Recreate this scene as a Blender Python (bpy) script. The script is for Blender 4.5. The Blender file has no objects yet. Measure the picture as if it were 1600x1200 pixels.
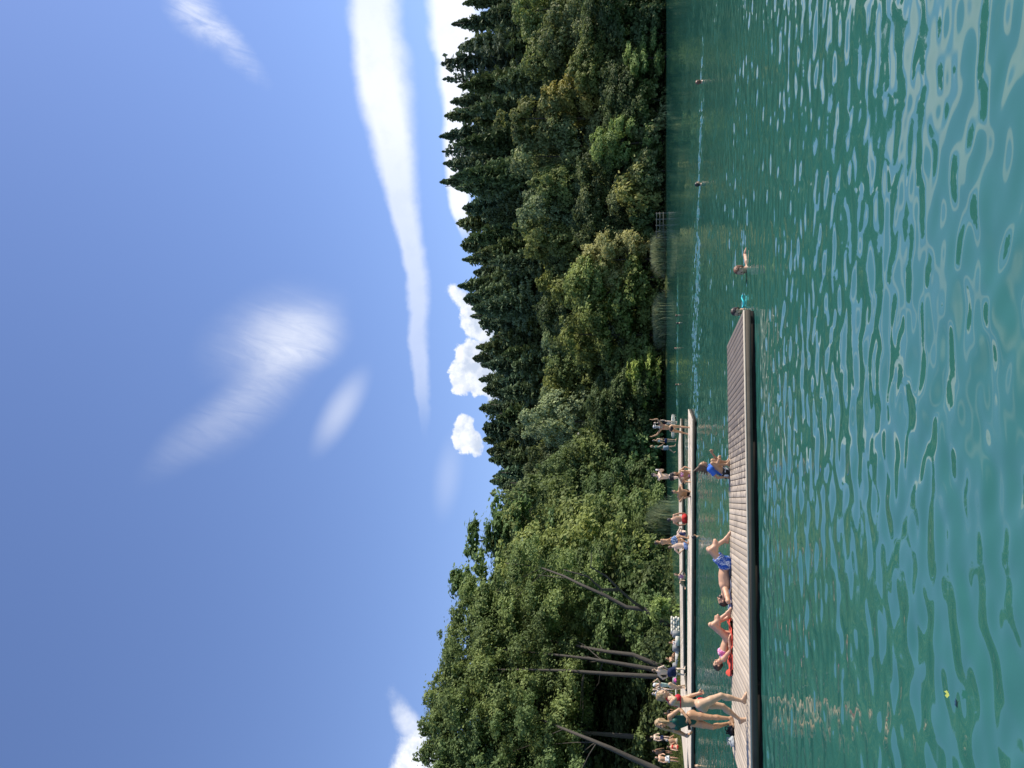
import bpy, math, random
import numpy as np
from mathutils import Vector, Matrix

# ------------------------------------------------------------------ camera
sc = bpy.context.scene
F = 1202.0                       # focal length in photo pixels (photo is 1600 wide)
PITCH = math.atan2(225.0, F)     # camera looks up a little; it is held on its side
CAMZ = 1.85
cs, sn = math.cos(PITCH), math.sin(PITCH)
cam_d = bpy.data.cameras.new("camera")
cam = bpy.data.objects.new("camera", cam_d)
sc.collection.objects.link(cam)
cam_d.sensor_fit = 'HORIZONTAL'
cam_d.sensor_width = 36.0
cam_d.lens = 36.0 * F / 1600.0
cam_d.clip_start = 0.05
cam_d.clip_end = 5000.0
fwd = Vector((0, cs, sn)); upv = Vector((0, -sn, cs)); rgt = Vector((1, 0, 0))
M3 = Matrix((-upv, rgt, -fwd)).transposed()
cam.matrix_world = Matrix.Translation((0, 0, CAMZ)) @ M3.to_4x4()
sc.camera = cam

# ------------------------------------------------------------------ light
SUN_EL = math.radians(44.0)
SUN_AZ = math.radians(78.0)      # clockwise from +Y: almost straight from the right
sdir = Vector((math.sin(SUN_AZ) * math.cos(SUN_EL), math.cos(SUN_AZ) * math.cos(SUN_EL), math.sin(SUN_EL)))
sl = bpy.data.lights.new("sun", 'SUN')
sl.energy = 5.0
sl.angle = math.radians(0.53)
sl.color = (1.0, 0.915, 0.78)
so = bpy.data.objects.new("sun", sl)
so.rotation_euler = sdir.to_track_quat('Z', 'Y').to_euler()
so.location = (60, 20, 80)
sc.collection.objects.link(so)

sc.view_settings.view_transform = 'Standard'
sc.view_settings.look = 'None'
sc.view_settings.exposure = 0.32
sc.view_settings.gamma = 1.0
sc.view_settings.use_curve_mapping = False
sc.cycles.max_bounces = 6
sc.cycles.diffuse_bounces = 2
sc.cycles.glossy_bounces = 3
sc.cycles.transmission_bounces = 3
sc.cycles.caustics_reflective = False
sc.cycles.caustics_refractive = False

# ------------------------------------------------------------------ node helper
class NT:
    def __init__(s, tree):
        s.t = tree
    def n(s, typ, **kw):
        nd = s.t.nodes.new(typ)
        for k, v in kw.items():
            setattr(nd, k, v)
        return nd
    def put(s, sock, v):
        if isinstance(v, bpy.types.NodeSocket):
            s.t.links.new(v, sock)
        elif v is not None:
            sock.default_value = v
    def m(s, op, a, b=None, c=None, clamp=False):
        nd = s.n('ShaderNodeMath', operation=op, use_clamp=clamp)
        s.put(nd.inputs[0], a)
        if b is not None: s.put(nd.inputs[1], b)
        if c is not None: s.put(nd.inputs[2], c)
        return nd.outputs[0]
    def dot(s, a, v):
        nd = s.n('ShaderNodeVectorMath', operation='DOT_PRODUCT')
        s.put(nd.inputs[0], a); nd.inputs[1].default_value = v
        return nd.outputs['Value']
    def sstep(s, v, lo, hi, a=0.0, b=1.0):
        nd = s.n('ShaderNodeMapRange', interpolation_type='SMOOTHSTEP')
        s.put(nd.inputs[0], v)
        s.put(nd.inputs[1], lo); s.put(nd.inputs[2], hi)
        s.put(nd.inputs[3], a); s.put(nd.inputs[4], b)
        return nd.outputs[0]
    def xyz(s, x, y, z=0.0):
        nd = s.n('ShaderNodeCombineXYZ')
        s.put(nd.inputs[0], x); s.put(nd.inputs[1], y); s.put(nd.inputs[2], z)
        return nd.outputs[0]
    def noise(s, vec, scale=1.0, detail=3.0, rough=0.5, dist=0.0):
        nd = s.n('ShaderNodeTexNoise')
        s.put(nd.inputs['Vector'], vec)
        nd.inputs['Scale'].default_value = scale
        nd.inputs['Detail'].default_value = detail
        nd.inputs['Roughness'].default_value = rough
        nd.inputs['Distortion'].default_value = dist
        return nd.outputs['Fac']
    def mix(s, f, a, b):
        nd = s.n('ShaderNodeMix', data_type='RGBA')
        s.put(nd.inputs[0], f); s.put(nd.inputs[6], a); s.put(nd.inputs[7], b)
        return nd.outputs[2]
    def ramp(s, v, stops, interp='LINEAR'):
        nd = s.n('ShaderNodeValToRGB')
        nd.color_ramp.interpolation = interp
        el = nd.color_ramp.elements
        while len(el) < len(stops): el.new(0.5)
        for e, (p, c) in zip(el, stops):
            e.position = p; e.color = (*c, 1) if len(c) == 3 else c
        s.put(nd.inputs[0], v)
        return nd.outputs[0]
    def curve(s, v, pts):
        nd = s.n('ShaderNodeFloatCurve')
        c = nd.mapping.curves[0]
        while len(c.points) < len(pts): c.points.new(0.5, 0.5)
        for p, (x, y) in zip(c.points, pts):
            p.location = (x, y)
        nd.mapping.update()
        s.put(nd.inputs['Value'], v)
        return nd.outputs[0]

# ------------------------------------------------------------------ sky with its clouds
world = bpy.data.worlds.new("World")
sc.world = world
world.use_nodes = True
wt = world.node_tree
wt.nodes.clear()
W = NT(wt)
sky = W.n('ShaderNodeTexSky', sky_type='NISHITA')
sky.sun_disc = False
sky.sun_elevation = SUN_EL
sky.sun_rotation = SUN_AZ
sky.altitude = 700.0
sky.air_density = 1.0
sky.dust_density = 0.6
sky.ozone_density = 1.6
bg = W.n('ShaderNodeBackground')
tint = W.n('ShaderNodeMix', data_type='RGBA', blend_type='MULTIPLY')
tint.inputs[0].default_value = 1.0
wt.links.new(sky.outputs[0], tint.inputs[6]); tint.inputs[7].default_value = (0.80, 0.82, 1.0, 1)   # clear mountain air
wt.links.new(tint.outputs[2], bg.inputs[0])
bg.inputs[1].default_value = 0.15
co = W.n('ShaderNodeTexCoord').outputs['Generated']
# plane tangent to the sky dome towards the far shore: px to the right, py downwards, 100 units each
dF = W.m('MAXIMUM', W.dot(co, tuple(fwd)), 0.02)
front = W.sstep(W.dot(co, tuple(fwd)), 0.15, 0.35)
PX = W.m('MULTIPLY_ADD', W.m('DIVIDE', W.dot(co, tuple(rgt)), dF), F / 100, 6.0)
PY = W.m('MULTIPLY_ADD', W.m('DIVIDE', W.dot(co, tuple(upv)), dF), -F / 100, 8.0)
P = W.xyz(PX, PY)
nA = W.noise(P, 0.55, 5.0, 0.55)          # broad
nB = W.noise(P, 2.3, 7.0, 0.62)           # puffy detail
nC = W.noise(W.xyz(W.m('MULTIPLY', PX, 0.8), W.m('MULTIPLY', PY, 0.8), 7.7), 1.0, 5.0, 0.6)
def off(n, amt): return W.m('MULTIPLY', W.m('SUBTRACT', n, 0.5), amt)
parts_c = []
def band(x0, x1, spine, half, soft_top, soft_bot, strength, wob=0.25, fade=None):
    """streak of cloud running across the sky: centre and half thickness follow curves"""
    t = W.m('DIVIDE', W.m('SUBTRACT', PX, x0), x1 - x0)
    tc = W.m('MINIMUM', W.m('MAXIMUM', t, 0.0), 1.0)
    c = W.m('MULTIPLY', W.curve(tc, [(a, b / 10) for a, b in spine]), 10.0)
    w = W.curve(tc, half)
    d = W.m('SUBTRACT', W.m('ADD', W.m('ADD', PY, off(nA, wob * 1.3)), off(nB, .12)), c)
    q = W.m('DIVIDE', d, w)
    up = W.sstep(q, -1.0 - soft_top, -1.0 + soft_top)
    dn = W.sstep(q, 1.0 + soft_bot, 1.0 - soft_bot)
    ends = W.m('MULTIPLY', W.sstep(t, -0.02, 0.12 if x0 > 0 else 0.0), W.sstep(t, 1.06, 1.0))
    v = W.m('MULTIPLY', W.m('MULTIPLY', up, dn), ends)
    if fade: v = W.m('MULTIPLY', v, W.curve(tc, fade))
    parts_c.append(W.m('MULTIPLY', v, strength))
def blob(cx, cy, ang, rx, ry, edge, strength, nz, amt, tail=0.0):
    a = math.radians(ang)
    dx = W.m('SUBTRACT', PX, cx); dy = W.m('SUBTRACT', PY, cy)
    u = W.m('ADD', W.m('MULTIPLY', dx, math.cos(a)), W.m('MULTIPLY', dy, math.sin(a)))
    v = W.m('SUBTRACT', W.m('MULTIPLY', dy, math.cos(a)), W.m('MULTIPLY', dx, math.sin(a)))
    ryv = ry if not tail else W.m('MAXIMUM', W.m('MULTIPLY_ADD', u, tail, ry), 0.02)
    q = W.m('SQRT', W.m('ADD', W.m('POWER', W.m('DIVIDE', u, rx), 2.0), W.m('POWER', W.m('DIVIDE', v, ryv), 2.0)))
    q = W.m('ADD', q, off(nz, amt))
    parts_c.append(W.m('MULTIPLY', W.sstep(q, 1.0 + edge, 1.0 - edge), strength))
# long smooth lens cloud
band(5.2, 12.6, [(0, 6.62), (0.12, 6.58), (0.3, 6.50), (0.45, 6.36), (0.6, 6.10), (0.78, 5.93), (0.9, 5.83), (1, 5.86)],
     [(0, .04), (.1, .11), (.25, .14), (.42, .18), (.58, .27), (.75, .36), (.88, .33), (1, .25)], .38, .55, 0.97, 0.3, [(0, .16), (.12, .32), (.35, .5), (.55, .68), (.7, .85), (.85, .8), (1, .6)])
# second lens cloud hugging the tree tops
band(8.2, 12.8, [(0, 7.30), (.2, 7.16), (.5, 7.12), (.75, 7.08), (1, 7.1)], [(0, .05), (.15, .16), (.5, .25), (.8, .4), (1, .45)], .3, .35, 0.86, 0.3)
# wispy fan
streak = W.noise(W.xyz(W.m('ADD', W.m('MULTIPLY', PX, 5.2), W.m('MULTIPLY', PY, 1.7)), W.m('ADD', W.m('MULTIPLY', PX, -0.45), W.m('MULTIPLY', PY, 1.15)), 3.1), 0.75, 7.0, 0.66, 1.1)
n_before = len(parts_c)
blob(6.70, 4.58, 82, 0.56, 0.36, .9, 0.44, nA, 0.7)
blob(6.72, 4.25, 68, 0.74, 0.48, .98, 0.24, nA, 0.7)
blob(6.1, 4.25, 42, 0.95, 0.32, .98, 0.24, nA, 0.7)
blob(5.4, 3.3, 50, 0.85, 0.24, .98, 0.14, nA, 0.7)
for i in range(n_before, len(parts_c)):
    parts_c[i] = W.m('MULTIPLY', parts_c[i], W.sstep(streak, 0.2, 0.75, 0.55, 1.12))
blob(5.60, 5.33, 31, 0.50, 0.17, .95, 0.34, nA, 0.6)
blob(4.55, 7.0, 8, 0.42, 0.14, .98, 0.15, nA, 0.6)
n_before = len(parts_c)
blob(11.5, 3.4, -43, 0.62, 0.16, .98, 0.40, nB, 1.3)
blob(11.9, 3.0, -30, 0.4, 0.25, .98, 0.36, nB, 1.3)
for i in range(n_before, len(parts_c)):
    parts_c[i] = W.m('MULTIPLY', parts_c[i], W.sstep(streak, 0.3, 0.68, 0.3, 1.1))
soft = parts_c[0]
for q in parts_c[1:]:
    soft = W.m('SUBTRACT', 1.0, W.m('MULTIPLY', W.m('SUBTRACT', 1.0, soft), W.m('SUBTRACT', 1.0, q)))
parts_c = []
# heaped clouds with crisp edges
nD = W.noise(P, 4.2, 6.0, 0.6)
blob(6.28, 7.42, 10, 0.42, 0.36, .10, 1.0, nD, 1.3)
blob(6.10, 7.24, 0, 0.28, 0.2, .10, 1.0, nD, 1.2)
blob(7.0, 7.42, -20, 0.34, 0.2, .16, 1.0, nD, 1.5)
blob(7.32, 7.24, -50, 0.26, 0.12, .3, 0.9, nD, 1.6)
blob(6.65, 7.72, 0, 0.85, 0.25, .15, 1.0, nD, 1.1)
blob(5.24, 7.24, 6, 0.30, 0.17, .14, 1.0, nD, 1.3)
blob(5.14, 7.38, -25, 0.26, 0.13, .16, 1.0, nD, 1.3)
blob(0.05, 6.55, 15, 0.55, 0.40, .30, 0.95, nB, 1.3)
blob(0.62, 6.42, -28, 0.5, 0.15, .6, 0.6, nB, 1.4)
heap = parts_c[0]
for q in parts_c[1:]:
    heap = W.m('MAXIMUM', heap, q)
soft = W.m('MULTIPLY', soft, W.sstep(nB, 0.15, 0.6, 0.82, 1.0))
cover = W.m('MULTIPLY', W.m('MAXIMUM', soft, heap), front)
lump = W.m('ADD', W.m('MULTIPLY', W.sstep(nD, 0.35, 0.62), 0.55), W.m('MULTIPLY', W.sstep(W.m('ADD', PY, off(nB, .5)), 7.15, 7.6), 0.5))
shade = W.m('ADD', W.m('MULTIPLY', lump, heap), W.m('MULTIPLY', W.sstep(nB, 0.35, 0.7), 0.25), clamp=True)
ccol = W.mix(shade, (0.94, 0.95, 0.98, 1), (0.50, 0.57, 0.70, 1))
bg2 = W.n('ShaderNodeBackground')
wt.links.new(ccol, bg2.inputs[0])
bg2.inputs[1].default_value = 1.02
mx = W.n('ShaderNodeMixShader')
wt.links.new(cover, mx.inputs[0]); wt.links.new(bg.outputs[0], mx.inputs[1]); wt.links.new(bg2.outputs[0], mx.inputs[2])
wo = W.n('ShaderNodeOutputWorld')
wt.links.new(mx.outputs[0], wo.inputs[0])
# ------------------------------------------------------------------ helpers
rng = np.random.default_rng(11)
def link(o):
    sc.collection.objects.link(o); return o
def tag(o, label=None, cat=None, group=None, kind=None):
    if label: o["label"] = label
    if cat: o["category"] = cat
    if group: o["group"] = group
    if kind: o["kind"] = kind
    return o
def empty(name, loc, label=None, cat=None, group=None, rz=0.0):
    o = link(bpy.data.objects.new(name, None))
    o.empty_display_size = 0.2
    o.location = loc; o.rotation_euler = (0, 0, rz)
    return tag(o, label, cat, group)
def mesh_np(name, verts, faces, mats=(), smooth=False, attr=None, mat_idx=None):
    """verts (n,3), faces (m,k) of one size"""
    me = bpy.data.meshes.new(name)
    v = np.asarray(verts, dtype=np.float32); f = np.asarray(faces, dtype=np.int32)
    me.vertices.add(len(v)); me.vertices.foreach_set('co', v.ravel())
    k = f.shape[1]
    me.loops.add(f.size); me.loops.foreach_set('vertex_index', f.ravel())
    me.polygons.add(len(f))
    me.polygons.foreach_set('loop_start', np.arange(0, f.size, k, dtype=np.int32))
    try: me.polygons.foreach_set('loop_total', np.full(len(f), k, dtype=np.int32))
    except Exception: pass
    for m in mats: me.materials.append(m)
    if mat_idx is not None:
        me.polygons.foreach_set('material_index', np.asarray(mat_idx, dtype=np.int32))
    if smooth:
        me.polygons.foreach_set('use_smooth', np.ones(len(f), dtype=bool))
    if attr is not None:
        a = me.attributes.new('tone', 'FLOAT', 'POINT')
        a.data.foreach_set('value', np.asarray(attr, dtype=np.float32))
    me.update(calc_edges=True); me.validate()
    return me
def obj(name, me, parent=None, loc=None):
    o = link(bpy.data.objects.new(name, me))
    if parent is not None: o.parent = parent
    if loc is not None: o.location = loc
    return o
class MB:
    """collects quads into one mesh"""
    def __init__(s): s.v = []; s.f = []; s.t = []
    def quads(s, v, f, tone=0.5):
        b = len(s.v); s.v += [tuple(p) for p in v]; s.f += [tuple(i + b for i in q) for q in f]; s.t += [tone] * len(v)
    def box(s, c, ex, ey, ez, hx, hy, hz, tone=0.5, bev=0.0):
        c = np.array(c, float); ex, ey, ez = (np.array(a, float) for a in (ex, ey, ez))
        if bev <= 0:
            v = [c + ex * hx * a + ey * hy * b + ez * hz * d for d in (-1, 1) for b in (-1, 1) for a in (-1, 1)]
            s.quads(v, [(0, 2, 3, 1), (4, 5, 7, 6), (0, 1, 5, 4), (2, 6, 7, 3), (0, 4, 6, 2), (1, 3, 7, 5)], tone)
        else:   # chamfered top edge
            v = [c + ex * hx * a + ey * hy * b - ez * hz for b in (-1, 1) for a in (-1, 1)]
            v += [c + ex * hx * a + ey * hy * b + ez * (hz - bev) for b in (-1, 1) for a in (-1, 1)]
            v += [c + ex * (hx - bev) * a + ey * (hy - bev) * b + ez * hz for b in (-1, 1) for a in (-1, 1)]
            f = [(0, 2, 3, 1)]
            for q in (0, 4):
                f += [(q, q + 1, q + 5, q + 4), (q + 1, q + 3, q + 7, q + 5), (q + 3, q + 2, q + 6, q + 7), (q + 2, q, q + 4, q + 6)]
            f += [(8, 9, 11, 10)]
            s.quads(v, f, tone)
    def tube(s, pts, rad, n=8, tone=0.5, caps=True):
        pts = [np.array(p, float) for p in pts]
        b = len(s.v); prev = None
        for i, p in enumerate(pts):
            d = pts[min(i + 1, len(pts) - 1)] - pts[max(i - 1, 0)]
            d /= np.linalg.norm(d) + 1e-9
            if prev is None:
                a = np.cross(d, (0.3, 0.9, 0.1)); a /= np.linalg.norm(a)
            else:
                a = prev - d * np.dot(prev, d); a /= np.linalg.norm(a) + 1e-9
            prev = a; c = np.cross(d, a)
            for k in range(n):
                w = 2 * math.pi * k / n
                s.v.append(tuple(p + rad[i] * (math.cos(w) * a + math.sin(w) * c))); s.t.append(tone)
        for i in range(len(pts) - 1):
            for k in range(n):
                k2 = (k + 1) % n
                s.f.append((b + i * n + k, b + i * n + k2, b + (i + 1) * n + k2, b + (i + 1) * n + k))
        if caps:
            for i, o_ in ((0, -1), (len(pts) - 1, 1)):
                c = len(s.v); s.v.append(tuple(pts[i])); s.t.append(tone)
                for k in range(0, n, 2):
                    q = (b + i * n + k, b + i * n + (k + 1) % n, b + i * n + (k + 2) % n)
                    s.f.append((q[0], q[1], q[2], c) if o_ > 0 else (q[2], q[1], q[0], c))
    def mesh(s, name, mats, smooth=False):
        return mesh_np(name, s.v, s.f, mats, smooth, s.t)
    def build(s, name, mat, parent=None, loc=None, smooth=False):
        return obj(name, s.mesh(name, [mat], smooth), parent, loc)

def ray(xp, yp):
    """direction of the photo pixel (photo is on its side: right in the world is up in the photo)"""
    u = (1200.0 - yp - 600.0) / F; v = (800.0 - xp) / F
    return Vector((u, cs - v * sn, sn + v * cs))
def G(xp, yp, z=0.0):
    d = ray(xp, yp); t = (z - CAMZ) / d.z
    return Vector((d.x * t, d.y * t, z))
def D(xp, yp, Y):
    d = ray(xp, yp); t = Y / d.y
    return Vector((d.x * t, Y, CAMZ + d.z * t))

# ------------------------------------------------------------------ materials
def mat(name, build):
    m = bpy.data.materials.new(name); m.use_nodes = True
    t = m.node_tree; t.nodes.clear()
    N = NT(t); out = N.n('ShaderNodeOutputMaterial')
    t.links.new(build(N), out.inputs[0])
    return m
def principled(N, col, rough=0.6, spec=0.5, normal=None, **kw):
    p = N.n('ShaderNodeBsdfPrincipled')
    N.put(p.inputs['Base Color'], col if not (isinstance(col, tuple) and len(col) == 3) else (*col, 1))
    N.put(p.inputs['Roughness'], rough)
    p.inputs['Specular IOR Level'].default_value = spec
    if normal is not None: N.put(p.inputs['Normal'], normal)
    for k, v in kw.items(): N.put(p.inputs[k], v)
    return p.outputs[0]
def bump(N, h, strength, dist=0.02):
    b = N.n('ShaderNodeBump'); b.inputs['Strength'].default_value = strength; b.inputs['Distance'].default_value = dist
    N.put(b.inputs['Height'], h); return b.outputs[0]
def geo_pos(N): return N.n('ShaderNodeNewGeometry').outputs['Position']
def objc(N): return N.n('ShaderNodeTexCoord').outputs['Object']
def tone(N):
    a = N.n('ShaderNodeAttribute'); a.attribute_name = 'tone'; return a.outputs['Fac']
def plain(name, col, rough=0.6, spec=0.4, var=0.12, scale=6.0):
    def b(N):
        n = N.noise(objc(N), scale, 4.0, 0.6)
        c = N.mix(n, tuple(x * (1 - var) for x in col) + (1,), tuple(min(1, x * (1 + var)) for x in col) + (1,))
        return principled(N, c, rough, spec)
    return mat(name, b)

# ------------------------------------------------------------------ water
def water_mat(N):
    p = geo_pos(N)
    n = N.noise(p, 0.06, 3.0, 0.5)
    col = N.mix(n, (0.025, 0.122, 0.098, 1), (0.034, 0.144, 0.117, 1))
    sh = principled(N, col, 0.03, 0.5, None, IOR=1.45)
    return sh
M_water = mat('lake_water', water_mat)
def shore_s(X, Y):
    """metres of land behind the shoreline (negative over the lake)"""
    X = np.asarray(X, float); Y = np.asarray(Y, float)
    wob = 0.8 * np.sin(X * 0.31 + 1.0) + 0.6 * np.sin(Y * 0.23 + 0.5) + 0.35 * np.sin(X * .9 + Y * .7)
    a = np.minimum(-20.5 - X + 1.2 * np.sin(Y * .13), Y - 54.0)          # left bank
    b = Y - (143.0 + 0.06 * np.maximum(X, -30)) + 2.0 * np.sin(X * 0.07)  # far bank
    k = 4.0
    h = np.clip(0.5 + 0.5 * (b - a) / k, 0, 1)
    return a * (1 - h) + b * h + k * h * (1 - h) + wob * 0.7
def ground_z(X, Y):
    X = np.asarray(X, float); Y = np.asarray(Y, float)
    s = shore_s(X, Y)
    low = np.where(s < 0, s * 0.22, 0.17 * (1 - np.exp(-s / 0.6)) + 0.05 * np.minimum(np.maximum(s, 0), 9))
    b = Y - (143.0 + 0.06 * np.maximum(X, -30))
    hill = np.maximum(b - 4.0, 0); hill = 0.30 * hill * hill / (hill + 12.0); hill = 26 * np.tanh(hill / 26)
    lefth = np.maximum(-26 - X - 12, 0) * np.clip((Y - 60) / 60, 0, 1) * 0.22
    return low + hill + lefth * np.clip(1 - hill / 20, 0, 1)

def build_water():
    nr, na = 2100, 640
    r0, r1 = 1.9, 420.0
    r = r0 * (r1 / r0) ** np.linspace(0, 1, nr)
    a = np.radians(np.linspace(-43, 43, na))
    R, A = np.meshgrid(r, a, indexing='ij')
    X = R * np.sin(A); Y = R * np.cos(A)
    h = np.zeros_like(X)
    g = np.random.default_rng(5)
    waves = []
    for i in range(130):
        lam = 0.17 * (1.9 / 0.17) ** g.random()
        th = math.pi / 2 + g.normal(0, 0.72)
        waves.append((lam, th, g.random() * 6.28))
    tot = 0.062
    spec_ = lambda l: math.exp(-(math.log(l / 0.38) / 0.55) ** 2)
    dr = R * (math.log(r1 / r0) / nr)
    w_sum = sum(spec_(l) for l, _, _ in waves)
    amp_mod = 0.85 + 0.35 * np.sin(X * .5 + 0.4 * Y + 1) * np.sin(Y * .33 - 0.25 * X)
    for lam, th, ph in waves:
        k = 2 * math.pi / lam
        wgt = spec_(lam) / w_sum
        a_ = tot * math.sqrt(2 * wgt) / k
        fade = np.clip((lam / dr - 1.7) / 1.5, 0, 1)
        h += a_ * fade * amp_mod * np.cos(k * (X * math.cos(th) + Y * math.sin(th)) + ph)
    # rougher tracks left by the swimmers
    def track(pts, width, slope, lam0, lam1, nw, seed):
        gg = np.random.default_rng(seed)
        d = np.full_like(X, 1e9)
        for (p, q) in zip(pts[:-1], pts[1:]):
            px, py = p; qx, qy = q
            vx, vy = qx - px, qy - py
            t = np.clip(((X - px) * vx + (Y - py) * vy) / (vx * vx + vy * vy), 0, 1)
            d = np.minimum(d, np.hypot(X - px - t * vx, (Y - py - t * vy)))
        m = np.exp(-(d / width) ** 2) * np.clip(.75 + .5 * np.sin(X * 1.3 + seed) * np.sin(X * .37 + Y * .9) + .35 * np.sin(X * 3.1 + Y * 1.7), .15, 1.2)
        idx = m > 0.01
        hh = np.zeros(idx.sum())
        for i in range(nw):
            lam = lam0 * (lam1 / lam0) ** gg.random(); k = 2 * math.pi / lam; th = gg.random() * 6.28
            hh += slope / k * math.sqrt(2 / nw) * np.cos(k * (X[idx] * math.cos(th) + Y[idx] * math.sin(th)) + gg.random() * 6.28)
        h[idx] += hh * m[idx]
    def gp(*ps): return [tuple(G(x, y)[:2]) for x, y in ps]
    track(gp((1097, 128), (1092, 288), (1090, 420), (1086, 540), (1087, 640)), 1.4, 0.24, 0.30, 0.9, 40, 1)
    track(gp((1086, 470), (1085, 630)), 5.0, 0.24, 0.30, 0.9, 40, 2)
    track(gp((1059, 480), (1058, 610)), 3.0, 0.22, 0.6, 1.4, 24, 3)
    track(gp((1160, 380), (1162, 415), (1158, 490)), 0.6, 0.22, 0.16, 0.5, 26, 4)
    track(gp((1100, 640), (1120, 700), (1125, 760)), 3.0, 0.05, 0.35, 0.9, 26, 6)
    v = np.stack([X, Y, h], -1).reshape(-1, 3)
    i = np.arange(nr - 1)[:, None] * na + np.arange(na - 1)[None, :]
    f = np.stack([i, i + 1, i + na + 1, i + na], -1).reshape(-1, 4)[:, ::-1]
    # the rest of the lake behind and beside: coarse ring joined to the same sheet
    nv = len(v)
    aa = np.radians(np.linspace(43, 317, 60)); rr = np.array([r0, 8, 40, 150, 420.0])
    R2, A2 = np.meshgrid(rr, aa, indexing='ij')
    v2 = np.stack([R2 * np.sin(A2), R2 * np.cos(A2), 0 * R2], -1).reshape(-1, 3)
    j = np.arange(4)[:, None] * 60 + np.arange(59)[None, :]
    f2 = np.stack([j, j + 1, j + 61, j + 60], -1).reshape(-1, 4)[:, ::-1] + nv
    # disc under the photographer
    inner = np.array([[0, 0, 0]] + [[r0 * math.sin(q), r0 * math.cos(q), 0] for q in np.linspace(0, 2 * math.pi, 48, endpoint=False)])
    f3 = np.array([[0, 1 + k, 1 + (k + 1) % 48, 1 + (k + 2) % 48] for k in range(0, 48, 2)])[:, ::-1] + nv + len(v2)
    me = mesh_np('lake_water', np.vstack([v, v2, inner]), np.vstack([f, f2, f3]), [M_water], True)
    return tag(obj('lake_water', me), kind='structure')
build_water()

# ------------------------------------------------------------------ land
def ground_mat(N):
    p = geo_pos(N)
    n = N.noise(p, 0.5, 5.0, 0.65); n2 = N.noise(p, 5.0, 4.0, 0.7)
    c = N.mix(N.sstep(n, .35, .65), (0.030, 0.036, 0.014, 1), (0.075, 0.100, 0.022, 1))
    c = N.mix(N.sstep(n2, .5, .75), c, (0.060, 0.048, 0.030, 1))
    return principled(N, c, 0.95, 0.1, bump(N, n2, 0.6, 0.1))
M_ground = mat('earth_and_grass', ground_mat)
def build_land():
    xs = np.concatenate([np.linspace(-420, -70, 36)[:-1], np.linspace(-70, 90, 200)[:-1], np.linspace(90, 420, 34)])
    ys = np.concatenate([np.linspace(46, 80, 70)[:-1], np.linspace(80, 170, 110)[:-1], np.linspace(170, 520, 50)])
    X, Y = np.meshgrid(xs, ys, indexing='ij')
    Z = ground_z(X, Y) + 0.05 * np.sin(X * 1.7) * np.sin(Y * 1.3)
    Z = np.maximum(Z, -3)
    v = np.stack([X, Y, Z], -1).reshape(-1, 3)
    ny = len(ys)
    i = np.arange(len(xs) - 1)[:, None] * ny + np.arange(ny - 1)[None, :]
    f = np.stack([i, i + ny, i + ny + 1, i + 1], -1).reshape(-1, 4)
    tag(obj('ground', mesh_np('ground', v, f, [M_ground], True)), kind='structure')
build_land()

# ------------------------------------------------------------------ jetties
def wood_mat(name, dark, light, wet=False, strength=1.0):
    def b(N):
        t = tone(N); p = objc(N)
        sep = N.n('ShaderNodeSeparateXYZ'); N.put(sep.inputs[0], p)
        grain = N.noise(N.xyz(N.m('MULTIPLY', sep.outputs[0], 40.0), N.m('MULTIPLY', sep.outputs[1], 2.2), N.m('MULTIPLY', t, 30.0)), 1.0, 4.0, 0.65)
        blot = N.noise(p, 1.7, 5.0, 0.65)
        c = N.mix(N.m('ADD', N.m('MULTIPLY', t, 0.55), N.m('MULTIPLY', grain, 0.45)), (*dark, 1), (*light, 1))
        c = N.mix(N.sstep(blot, 0.48, 0.74, 0, .6), c, (dark[0] * .6, dark[1] * .62, dark[2] * .62, 1))
        knots = N.noise(N.xyz(N.m('MULTIPLY', sep.outputs[0], 18.0), N.m('MULTIPLY', sep.outputs[1], 9.0), t), 1.0, 2.0, .5)
        c = N.mix(N.sstep(knots, 0.72, 0.80, 0, .5), c, (0.07, 0.05, 0.04, 1))
        rough = 0.85
        if wet:
            w = N.m('ADD', N.m('ADD', sep.outputs[0], N.m('MULTIPLY', N.noise(p, 4.6, 5.0, .7), 7.5)), N.m('MULTIPLY', t, .8))
            wf = N.sstep(w, wet, wet + 1.0)
            c = N.mix(N.m('MULTIPLY', wf, .74), c, (0.085, 0.064, 0.048, 1))
            rough = N.m('MULTIPLY_ADD', wf, -0.35, 0.85)
        return principled(N, c, rough, 0.3, bump(N, grain, 0.25, 0.004))
    return mat(name, b)
M_deck = wood_mat('weathered_boards', (0.31, 0.255, 0.195), (0.56, 0.475, 0.375), wet=9.9)
M_deck2 = wood_mat('bleached_boards', (0.42, 0.355, 0.28), (0.68, 0.60, 0.49))
M_trim = plain('pale_wood_edge', (0.54, 0.47, 0.38), 0.8, .2, .15, 4.0)
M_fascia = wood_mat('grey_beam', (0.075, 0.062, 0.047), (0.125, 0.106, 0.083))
M_dark = plain('dark_wet_timber', (0.018, 0.015, 0.013), 0.7, .3, .4, 5.0)

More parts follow.
